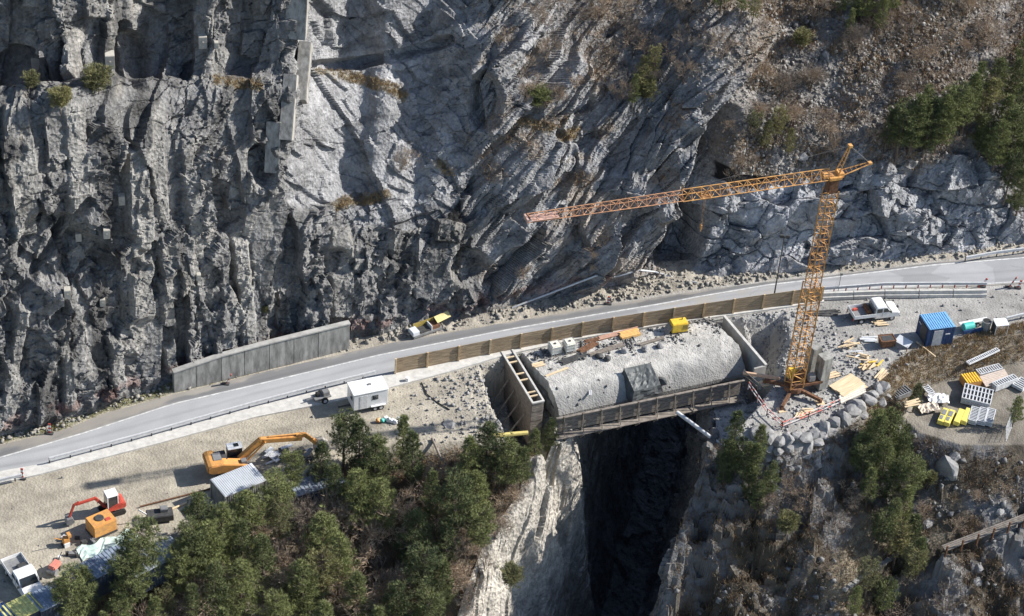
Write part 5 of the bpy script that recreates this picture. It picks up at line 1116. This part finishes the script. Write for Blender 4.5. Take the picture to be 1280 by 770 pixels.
for j in range(12): B().box(rr.uniform(-1.8, 1.2), rr.uniform(-1.2, 1.6), .2, rr.uniform(.15, .8), rr.uniform(.12, .4), rr.uniform(.2, .5), rr.uniform(0, 3)).build('item', random.choice([M_DARK, M_GREY, M_RUST, M_WHITE]), t)
t = thing('yard_machine', 'dark cluttered machine frame behind the pines right of the compressor', 'machine', G(200, 650), .3)
B().box(0, 0, .6, 2.4, 1.2, .7).build('frame', M_DARK, t, .05); B().box(.4, .2, 1.1, .7, .6, .5).build('motor', M_GREY, t, .05); B().beam((-1.2, 0, .9), (-1.9, 0, 1.6), .1).build('arm', M_GALV, t)
# pipe / cable on the verge
pts = [(640, 385), (690, 366), (745, 345), (770, 346), (800, 338), (818, 340), (845, 348), (872, 354)]
m = B(); W3 = [(chit(*q)[0] if chit(*q)[0] is not None else G(*q, .2))+np.array([0, -.15, .15]) for q in pts]; o = W3[0]; m.path([tuple(q-o) for q in W3], .1, 6); ob_ = m.build('drain_hose', M_GALV); ob_.location = tuple(o); props(ob_, 'long pale hose draped along the foot of the cliff', 'hose')
hpts = [G(527, 478, .06), G(533, 492, .06), G(545, 502, .06), G(562, 512, .06)]; m = B().path([tuple(q-hpts[0]) for q in hpts], .06, 6); ob_ = m.build('cable', M_BLK); ob_.location = tuple(hpts[0]); props(ob_, 'black cable across the gravel right of the trailer', 'cable')
# ================================================================== PLANTS
def leafmat(name, col, var, trans=.0):
    m, n, b = nodes(name); L = n.links.new
    oi = N(n, 'ShaderNodeObjectInfo'); tc = N(n, 'ShaderNodeTexCoord'); a = N(n, 'ShaderNodeTexNoise'); a.inputs['Scale'].default_value = .9; a.inputs['Detail'].default_value = 5
    L(tc.outputs['Object'], a.inputs['Vector'])
    ad = N(n, 'ShaderNodeMath', operation='MULTIPLY_ADD'); L(oi.outputs['Random'], ad.inputs[0]); ad.inputs[1].default_value = .55; L(a.outputs[0], ad.inputs[2])
    cr = N(n, 'ShaderNodeValToRGB'); cr.color_ramp.elements[0].position = .35; cr.color_ramp.elements[0].color = (*[c*(1-var) for c in col], 1)
    cr.color_ramp.elements[1].position = 1.1; cr.color_ramp.elements[1].color = (col[0]*(1+var*1.6), col[1]*(1+var), col[2]*(1+var*.3), 1)
    L(ad.outputs[0], cr.inputs[0]); L(cr.outputs[0], b.inputs['Base Color']); b.inputs['Roughness'].default_value = .75; b.inputs['Specular IOR Level'].default_value = .25
    return m
M_PINE = leafmat('pine_needles', (.118, .155, .08), .5)
M_BROOM = leafmat('olive_needles', (.18, .19, .10), .3)
M_BARK = simple('bark', (.16, .125, .10), .9, var=.3)
M_TWIG = leafmat('bare_twigs', (.31, .28, .25), .35)
M_DRY = leafmat('dry_brush', (.19, .145, .095), .45)
def needles(bv, bf, c, d, n, ln, wd, rr, spread=1.0):
    d = Vector(d).normalized()
    for _ in range(n):
        v = (d+Vector((rr.gauss(0, 1), rr.gauss(0, 1), rr.gauss(0, .8)))*spread*.62).normalized(); l = ln*rr.uniform(.6, 1.15)
        s = v.cross(Vector((rr.gauss(0, 1), rr.gauss(0, 1), rr.gauss(0, 1)))).normalized()*wd*.5
        o = len(bv); b0 = Vector(c)+v*l*.1; bv += [tuple(b0-s), tuple(b0+s), tuple(b0+v*l)]; bf.append((o, o+1, o+2))
def make_pine(seed, H, Rm, style=0, dens=1.0, mat=None):
    rr = random.Random(seed); t = bpy.data.objects.new('pine_tree', None); COL.objects.link(t)
    m = B(); lean = (rr.uniform(-.3, .3), rr.uniform(-.3, .3)); pts = [(lean[0]*k/6+rr.uniform(-.06, .06), lean[1]*k/6+rr.uniform(-.06, .06), H*k/6-(.8 if k == 0 else 0)) for k in range(7)]
    for k in range(6): m.tube(pts[k], pts[k+1], .17*(1-k/6.5)*H/8, .17*(1-(k+1)/6.5)*H/8, n=6)
    v, f = [], []; z = H*(.22 if style == 0 else .34)
    while z < H*.99:
        q = (z/H); prof = (1-q)**.62*(.55+.9*min(1, (q-.1)/.3))*.95 if style == 0 else math.sin(math.pi*min(1, max(.1, (q-.2)/.95)))**.7
        rad = Rm*prof+.12; nb = rr.randint(4, 6); a0 = rr.uniform(0, 6.28)
        for i in range(nb):
            a = a0+6.283*i/nb+rr.uniform(-.35, .35); L = rad*rr.uniform(.5, 1.25)
            if rr.random() < .14: continue
            dz = L*(.28 if q > .5 else .08)+rr.uniform(-.1, .15); base = Vector((pts[0][0]+lean[0]*q, lean[1]*q, z)); tip = base+Vector((math.cos(a)*L, math.sin(a)*L, dz+.12*L))
            if L > .5: m.tube(tuple(base), tuple(base+(tip-base)*.85), .035, .012, n=3)
            nk = max(2, int(L*3.4*dens))
            for k in range(nk):
                u = .28+.72*(k+rr.random())/nk; c = base+(tip-base)*u+Vector((rr.gauss(0, .14), rr.gauss(0, .14), rr.gauss(0, .10)))
                needles(v, f, c, (tip-base).normalized()+Vector((0, 0, .5)), 15, .46, .05, rr)
                for s in (-1, 1):
                    if u > .35: c2 = c+Vector((-math.sin(a), math.cos(a), 0))*s*rr.uniform(.12, .34)*(1.1-u*.5)*min(1.3, L); needles(v, f, c2, (tip-base).normalized()*.6+Vector((-math.sin(a)*s, math.cos(a)*s, .5)), 10, .40, .045, rr)
        z += H*rr.uniform(.035, .055)*(1.0 if q < .8 else .7)
    needles(v, f, (lean[0], lean[1], H), (0, 0, 1), 16, .4, .08, rr)
    m.build('trunk', M_BARK, t)
    me = bpy.data.meshes.new('crown'); me.from_pydata(v, [], f); me.materials.append(mat or M_PINE); c = bpy.data.objects.new('crown', me); link(c, t)
    return t
def make_bare(seed, H, name='bare_tree'):
    rr = random.Random(seed); t = bpy.data.objects.new(name, None); COL.objects.link(t); m = B(); v, f = [], []
    def grow(p, d, L, r, lev):
        q = p+d*L; m_ = q
        if lev <= 1: m.tube(tuple(p), tuple(q), r, r*.7, n=5 if lev == 0 else 4)
        else:
            s = d.cross(Vector((rr.gauss(0, 1), rr.gauss(0, 1), rr.gauss(0, 1)))).normalized()*max(r, .018); s2 = d.cross(s).normalized()*max(r, .018); o = len(v)
            v.extend([tuple(p-s), tuple(p+s), tuple(q), tuple(p-s2), tuple(p+s2)]); f.append((o, o+1, o+2)); f.append((o+3, o+4, o+2))
        if lev >= 5: return
        for _ in range(rr.choice((3, 3, 4)) if lev < 4 else 3):
            nd = (d+Vector((rr.gauss(0, .5), rr.gauss(0, .5), rr.gauss(.12, .35)))).normalized(); st = p+(q-p)*rr.uniform(.45, 1); grow(st, nd, L*rr.uniform(.6, .85), r*.55, lev+1)
    for _ in range(rr.choice((1, 2, 3))): grow(Vector((rr.uniform(-.2, .2), rr.uniform(-.2, .2), -.3)), Vector((rr.gauss(0, .16), rr.gauss(0, .16), 1)).normalized(), H*.33, .075, 0)
    m.build('trunk', M_BARK, t); me = bpy.data.meshes.new('twigs'); me.from_pydata(v, [], f); me.materials.append(M_TWIG); link(bpy.data.objects.new('twigs', me), t); return t
protos = {'p': [make_pine(1, 9, 1.75), make_pine(2, 9, 1.45), make_pine(3, 9, 2.0), make_pine(4, 9, 1.9, 1), make_pine(5, 9, 1.3, 0, .9)], 'o': [make_pine(6, 9, 1.9, 1, .7, M_BROOM), make_pine(7, 9, 1.7, 0, .75, M_BROOM)],
          's': [make_pine(11, 3.2, 1.2, 1, 1.0), make_pine(12, 3.0, 1.3, 1, .9, M_BROOM)], 'b': [make_bare(k, 6.5) for k in (21, 22, 23, 24, 25)]}
PH = {'p': 9, 'o': 9, 's': 3.1, 'b': 6.5}
used_p = set()
def plant(kind, x, y, z, h, label, group, rr):
    k = rr.randrange(len(protos[kind])); src = protos[kind][k]; s = h/PH[kind]
    if (kind, k) in used_p: o = dup(src, (x, y, z), rr.uniform(0, 6.28), label)
    else: o = src; used_p.add((kind, k)); o.location = (x, y, z); o.rotation_euler = (0, 0, rr.uniform(0, 6.28))
    o.name = {'p': 'pine_tree', 'o': 'pine_tree', 's': 'pine_shrub', 'b': 'bare_tree'}[kind]
    w_ = s*rr.uniform(.9, 1.15); o.scale = (w_, w_, s)
    cat = {'p': 'pine tree', 'o': 'pine tree', 's': 'shrub', 'b': 'bare tree'}[kind]
    return props(o, label, cat, group)
rt = random.Random(99)
# kind, top px, top py, height: the tops as they stand in the photo; the feet are then on the slope below
def planted(kind, px, py, h, label, group, cliffside=False, foot=None):
    if cliffside:
        q = chit(px, py)[0]
        if q is None: return
        x, y, z = q
    else:
        best = None
        for yy_ in np.arange(py-10, py+200, 2.0):
            q = hit(px-1, yy_); tp = proj(q[0], q[1], q[2]+h)
            if tp[1] >= py: best = q; break
        if best is None: return
        x, y, z = best
        tp = proj(x, y, z+h); x -= (tp[0]-px)/12.0
        z = gz(x, y)
    plant(kind, x, y, z-.1, h, label, group, rt)
GL, GR_, GU = 'pines of the slope below the left yard', 'pines on the slopes right of the gorge', 'pines on the upper right hillside'
GB = 'leafless trees among the pines'
TREES = [('p', 430, 520, 6.5, 'slim pine top rising just below the white trailer'), ('p', 452, 528, 7.5, 'dense pine beside the slim top below the white trailer'), ('p', 470, 545, 8, None), ('p', 505, 522, 6.5, 'pine standing right of the white sacks'), ('p', 520, 540, 7, None), ('p', 400, 552, 6.0, 'pine in front of the excavator bucket'), ('p', 368, 566, 5.5, 'low pine between the excavator boom and blue roof'), ('p', 345, 600, 7, None), ('p', 312, 612, 7.5, None), ('p', 275, 625, 8, 'pine overlapping the pale hut roof'), ('p', 245, 615, 7.5, None), ('p', 262, 650, 8, None),
 ('p', 170, 658, 9.5, 'tall pine between the two dark blue containers'), ('p', 160, 690, 8, None), ('p', 100, 705, 6.5, 'pine in front of the left blue container roof'), ('p', 85, 716, 7, 'leftmost pine, covering the slate blue container'), ('p', 130, 715, 7, None), ('o', 205, 735, 5, None), ('p', 240, 660, 8, None), ('p', 222, 690, 7, None), ('p', 300, 650, 8, None), ('p', 330, 668, 8, None), ('o', 350, 625, 6.5, None),
 ('p', 420, 580, 7, None), ('p', 450, 590, 8, None), ('p', 480, 598, 7.5, None), ('p', 540, 590, 7, None), ('p', 572, 600, 9, 'broad bright pine in the right part of the lower forest'), ('p', 598, 590, 7, None), ('p', 585, 548, 6.5, 'pine at the lower edge of the spoil ground'), ('p', 612, 530, 7, 'tall thin pine left of the box formwork'), ('p', 638, 548, 6.5, None), ('p', 655, 560, 5.5, None), ('p', 690, 512, 5, 'pine before the end of the box formwork'), ('p', 672, 545, 5, None), ('p', 600, 640, 6, None), ('p', 560, 650, 7, None),
 ('p', 520, 640, 8, None), ('p', 495, 660, 8, None), ('p', 530, 690, 8, None), ('p', 555, 700, 7, None), ('p', 405, 640, 8, None), ('o', 405, 690, 7, 'yellowish pine in the middle of the lower forest'), ('p', 425, 670, 8, None), ('p', 380, 700, 8, None), ('p', 300, 700, 8, None), ('p', 265, 700, 8, None), ('p', 240, 730, 7, None), ('p', 190, 745, 6, None), ('p', 320, 735, 8, None), ('p', 345, 745, 7, None), ('p', 450, 720, 8, None), ('p', 500, 730, 8, None), ('p', 470, 760, 8, None), ('p', 540, 745, 7, None), ('p', 410, 755, 8, None), ('p', 150, 745, 5, None), ('p', 275, 760, 7, None), ('p', 130, 760, 5, None)]
BARE_L = [(330, 625, 6), (410, 610, 6), (455, 655, 6), (520, 630, 6), (548, 620, 5.5), (480, 680, 6), (430, 700, 6), (365, 665, 6), (315, 690, 6), (285, 690, 6), (505, 755, 6), (385, 690, 6), (560, 690, 5), (585, 660, 5), (620, 640, 4), (250, 700, 6), (180, 755, 5), (375, 620, 6), (390, 605, 6), (362, 640, 6), (500, 590, 6.5), (515, 600, 6), (490, 620, 6), (440, 645, 5), (355, 690, 6), (470, 700, 6), (495, 705, 6), (300, 735, 6), (530, 665, 5), (560, 560, 4), (540, 570, 5), (635, 600, 4), (650, 590, 3.5), (610, 680, 4), (590, 720, 4), (440, 740, 6), (215, 740, 5), (245, 755, 5), (340, 640, 6), (465, 640, 6), (380, 745, 6), (575, 760, 5), (600, 560, 4), (625, 575, 4)]
for i_t, (k, px, py, h, lab) in enumerate(TREES):
    if lab is None and i_t % 11 == 5: continue
    planted(k, px, py, h, lab or 'green pine in the crowded lower left forest', GL)
for px, py, h in BARE_L: planted('b', px, py, h, 'grey leafless tree among the pines of the lower left forest', GB)
RIGHT = [('p', 952, 530, 5.5, 'pine leaning over the boulder wall corner'), ('p', 935, 565, 5, None), ('p', 955, 590, 4.5, None), ('p', 910, 565, 4, None), ('p', 1098, 520, 6, None), ('p', 1140, 520, 5, None), ('p', 1082, 540, 5, None), ('p', 1128, 575, 7, None), ('p', 1092, 590, 5, None), ('o', 1145, 690, 5, None), ('p', 1105, 650, 5, None), ('p', 926, 512, 6.5, 'upper pine on the right gorge rim below the deck'), ('p', 918, 540, 5, None), ('p', 945, 560, 6, 'pine next to the end of the long pipe'), ('p', 968, 575, 5, None), ('p', 940, 590, 4, None), ('p', 1118, 520, 7, 'big round pine at the head of the right gully'), ('p', 1100, 535, 7, None), ('p', 1135, 540, 7, None), ('p', 1085, 560, 5, None), ('p', 1112, 560, 7, None), ('p', 1145, 575, 6, None), ('p', 1150, 478, 4, 'small pine beside the rusty slotted panel'),
 ('p', 1140, 605, 6, None), ('p', 1120, 630, 6, None), ('p', 1150, 635, 6, None), ('o', 1130, 655, 6, None), ('p', 1155, 668, 5, None), ('o', 1090, 712, 5, 'olive pine by the shaded stairs'), ('p', 1110, 725, 5, None), ('p', 1075, 735, 4, None), ('s', 985, 655, 2.5, 'small round green bush on the dark crag'), ('p', 1276, 496, 4, 'pine at the right photo edge beside the mesh fence'), ('s', 1166, 592, 1.4, 'small green shrub beside the big slab boulder'), ('s', 640, 712, 2.2, 'green bush on the pale gorge rim')]
for k, px, py, h, lab in RIGHT: planted(k, px, py, h, lab or 'green pine on the shaded slope right of the gorge', GR_)
for px, py, h in [(1010, 605, 4), (1000, 620, 3.5), (1120, 590, 5), (1160, 620, 4), (1140, 700, 4), (1180, 720, 4), (1050, 640, 3), (1245, 700, 3), (1100, 690, 4), (1130, 740, 4), (1060, 590, 3), (1075, 610, 3), (1200, 640, 3), (1230, 610, 2.5), (1260, 600, 2.5), (1215, 680, 3), (1190, 740, 3.5), (1160, 700, 3.5), (985, 590, 3), (960, 610, 3), (1040, 700, 3), (1240, 570, 2.5)]: planted('b', px, py, h, 'pale leafless tree on the shaded slope right of the gorge', 'leafless trees right of the gorge')
UP_ = [('p', 1118, 200, 7), ('p', 1135, 196, 8), ('p', 1152, 200, 8), ('p', 1168, 190, 7.5), ('p', 1105, 188, 5), ('p', 1183, 178, 7), ('p', 1150, 175, 7), ('p', 1200, 170, 8), ('p', 1212, 150, 7.5), ('o', 1228, 165, 7), ('p', 1222, 200, 6), ('p', 1240, 215, 7), ('p', 1258, 210, 8), ('p', 1272, 230, 7), ('p', 1255, 250, 6), ('p', 1270, 270, 6.5), ('p', 1245, 185, 7), ('p', 1268, 170, 7), ('p', 1262, 130, 6), ('p', 1238, 130, 6), ('p', 1276, 200, 7),
 ('p', 1050, 25, 6), ('p', 1075, 30, 6.5), ('p', 1095, 45, 5), ('p', 1110, 20, 6), ('p', 1060, 50, 4), ('p', 900, 15, 5), ('p', 925, 25, 4), ('p', 880, 8, 5), ('o', 940, 30, 3), ('p', 1185, 8, 4), ('p', 1275, 90, 5), ('o', 800, 115, 4.5), ('p', 790, 135, 4), ('o', 815, 100, 4), ('s', 805, 130, 3), ('o', 955, 190, 4), ('o', 970, 180, 4.5), ('o', 985, 195, 3.5), ('o', 940, 175, 3.5), ('s', 1000, 60, 2)]
for k, px, py, h in UP_: planted(k, px, py, h, 'green pine on the upper right hillside' if k != 's' else 'low green shrub on the upper right hillside', GU, True)
for px, py, h, lab in [(123, 118, 2.6, 'bright green shrub on the ledge of the left cliff'), (76, 138, 2.0, 'small shrub below the ledge of the left cliff'), (40, 112, 1.6, 'tiny shrub at the far left on the cliff ledge'), (672, 135, 2.2, 'dark bush in the shadowed cleft of the cliff'), (330, 392, 1.0, 'tuft above the retaining wall')]:
    planted('s', px, py, h, lab, 'shrubs on the cliff', True)
for _ in range(150):
    px, py = rt.uniform(640, 1290), rt.uniform(-10, 250)
    if px < 900 and py > 150-(px-700)*.1: continue
    if px > 980 and py > 205: continue
    planted('b', px, py, rt.uniform(1.8, 4.6), 'small leafless tree on the brown upper hillside', 'leafless trees on the upper hillside', True)
for px, py in ((742, 330), (750, 315), (735, 345), (655, 350), (500, 215), (510, 205), (625, 60)): planted('b', px, py, 2.6, 'leafless bush clinging to the rock face', 'leafless bushes on the rock face', True)
for kk, l in protos.items():
    for i, o in enumerate(l):
        if (kk, i) not in used_p:
            for c_ in list(o.children): bpy.data.objects.remove(c_)
            bpy.data.objects.remove(o)
# ---------------- scrub and stones: nobody could count them
rg = np.random.default_rng(12)
def pick(P, wmask, n):
    w_ = np.clip(wmask.ravel(), 0, None); w_ = w_/w_.sum(); i = rg.choice(w_.size, n, p=w_); return P.reshape(-1, 3)[i], i
def blades(name, pts, nper, ln, wd, mat, up=.9, spread=.25):
    n = len(pts)*nper; c = np.repeat(pts, nper, 0)+rg.normal(0, spread, (n, 3))*[1, 1, .15]
    d = rg.normal(0, .7, (n, 3)); d[:, 2] = np.abs(d[:, 2])+up; d /= np.linalg.norm(d, axis=1, keepdims=True); L = ln*rg.uniform(.4, 1.3, (n, 1))
    s = np.cross(d, rg.normal(0, 1, (n, 3))); s /= np.linalg.norm(s, axis=1, keepdims=True)+1e-9; s *= wd/2
    V = np.stack([c-s, c+s, c+d*L], 1).reshape(-1, 3).astype(np.float32); me = bpy.data.meshes.new(name); me.vertices.add(len(V)); me.vertices.foreach_set('co', V.ravel())
    me.loops.add(len(V)); me.loops.foreach_set('vertex_index', np.arange(len(V), dtype=np.int32)); me.polygons.add(n); me.polygons.foreach_set('loop_start', np.arange(0, 3*n, 3, dtype=np.int32)); me.update(calc_edges=True)
    me.materials.append(mat); o = bpy.data.objects.new(name, me); COL.objects.link(o); return o
infr = (BPX > -60) & (BPX < 1340) & (BPY > -60)
pc, _ = pick(CPd, infr*np.clip(vegmask, 0, 1)*(cn[..., 0]*.8+ce[..., 0]*.6 > -.25), 9000)
props(blades('hillside_scrub', pc, 7, .55, .045, M_DRY), 'dry brown scrub covering the upper right hillside', 'scrub', kind='stuff')
pc, _ = pick(CPd, infr*led, 1300); props(blades('ledge_grass', pc, 8, .28, .05, leafmat('dry_grass', (.21, .175, .115), .35), spread=.12), 'tawny dead grass growing on the cliff ledges', 'grass', kind='stuff')
gm = (PX > -60) & (PX < 1340) & (PY < 860) & keep
lw_ = (sdpoly(X, Y, YARD) > .6) & (sdpoly(X, Y, TERR) > .4) & gm
pc, _ = pick(P, lw_*(X < 6)*1.0, 7000); props(blades('forest_undergrowth', pc, 7, .6, .05, M_DRY), 'brown twiggy undergrowth of the lower left forest', 'undergrowth', kind='stuff')
pc, _ = pick(P, lw_*(X > 6)*(fbm(X/4, Y/4, 4, 201) > -.2), 12000); props(blades('slope_scrub', pc, 7, .45, .045, M_DRY), 'dead scrub on the slopes right of the gorge', 'scrub', kind='stuff')
pc, _ = pick(P, (bk[..., 0] > .25)*gm*1.0, 2600); props(blades('bank_grass', pc, 9, .4, .05, MATS['dry_grass'], spread=.15), 'dead grass on the bank above the formwork terrace', 'grass', kind='stuff')
pc, _ = pick(P, (gr[..., 0] > .3)*gm*1.0, 1800); props(blades('verge_grass', pc, 8, .2, .05, leafmat('verge_green', (.15, .16, .07), .35), spread=.12), 'sparse green grass along the cliff side road verge', 'grass', kind='stuff')
def stones(name, pts, smin, smax, mat, sink=.25):
    n = len(pts); base = np.array([(-1, -1, -1), (1, -1, -1), (1, 1, -1), (-1, 1, -1), (-1, -1, 1), (1, -1, 1), (1, 1, 1), (-1, 1, 1)], float)*.5
    s = (smin*(smax/smin)**(rg.random((n, 1, 1))**2.2)); v = base[None]*rg.uniform(.5, 1.2, (n, 1, 3))+rg.normal(0, .13, (n, 8, 3))
    a = rg.uniform(0, 6.28, (n, 1)); b = rg.uniform(-.6, .6, (n, 1)); ca, sa, cb_, sb = np.cos(a), np.sin(a), np.cos(b), np.sin(b)
    x, y, z = v[..., 0], v[..., 1], v[..., 2]; y, z = y*cb_-z*sb, y*sb+z*cb_; x, y = x*ca-y*sa, x*sa+y*ca
    V = (np.stack([x, y, z], -1)*s+pts[:, None]+np.array([0, 0, .5-sink])*s*.8).reshape(-1, 3).astype(np.float32)
    q = np.array([(3, 2, 1, 0), (4, 5, 6, 7), (0, 1, 5, 4), (1, 2, 6, 5), (2, 3, 7, 6), (3, 0, 4, 7)]); F = (q[None]+8*np.arange(n)[:, None, None]).reshape(-1)
    me = bpy.data.meshes.new(name); me.vertices.add(len(V)); me.vertices.foreach_set('co', V.ravel()); me.loops.add(len(F)); me.loops.foreach_set('vertex_index', F.astype(np.int32)); me.polygons.add(len(F)//4); me.polygons.foreach_set('loop_start', np.arange(0, len(F), 4, dtype=np.int32)); me.update(calc_edges=True)
    me.materials.append(mat); o = bpy.data.objects.new(name, me); COL.objects.link(o); return o
inyard = (sdpoly(X, Y, YARD) < 0) & (Y < lerp_line(ROAD_NEAR, X)-.3) & gm
spoil = np.exp(-np.maximum(np.minimum(np.abs(sdpoly(X, Y, PIT_L)), np.abs(sdpoly(X, Y, PIT_R))), 0)/3.5)+np.exp(-((X-33)**2+(Y+8)**2)/30.)
nzz = np.clip(.1+fbm(X/3, Y/3, 3, 205), 0, 1)
pc, _ = pick(P, inyard*((.12*nzz+.015)*(X > 4)+.006+spoil), 8000); props(stones('yard_rubble', pc, .04, .3, M_STONE), 'loose stones strewn over the yards and pit edges', 'rubble', kind='stuff')
pc, _ = pick(P, ((Y > lerp_line(ROAD_FAR, X)+.35) & gm)*(nzz+.2), 6000); props(stones('verge_rubble', pc, .07, .4, simple('verge_stone', (.33, .31, .27), .93, var=.3)), 'fallen stones on the verge under the cliff', 'rubble', kind='stuff')
pc, _ = pick(P, lw_*(X > 8)*np.clip(nzz-.1+.3*(X > 44)*(Y < -33), 0, 1.5), 1500); props(stones('slope_rubble', pc, .06, .5, simple('slope_stone', (.22, .217, .215), .93, var=.3)), 'grey stones and blocks on the slopes right of the gorge', 'rubble', kind='stuff')
pc, _ = pick(CPd, infr*Zsc*(PXm > 760)*np.clip(.15+.8*sstep(250, 120, np.hypot(BPX-1010, (BPY-165)*1.4))+cn[..., 0], 0, 1.5), 9000); props(stones('scree', pc, .07, .4, simple('scree_stone', (.30, .285, .265), .93, var=.35)), 'grey scree stones on the upper right hillside', 'scree', kind='stuff')

m_ = DP.reshape(-1, 3); vv_ = np.tile(np.linspace(0, 1, DP.shape[1]), DP.shape[0]); wk = sstep(.5, .1, vv_)*np.clip(.15+fbm(m_[:, 0]/1.2, m_[:, 1]/1.2, 4, 501), 0, 1)+.003
pc = m_[rg.choice(len(m_), 1500, p=wk/wk.sum())]; props(stones('deck_rubble', pc, .04, .28, simple('dark_rubble', (.20, .195, .185), .93, var=.5)), 'loose dark rubble and dirt on the rear half of the deck', 'rubble', kind='stuff')
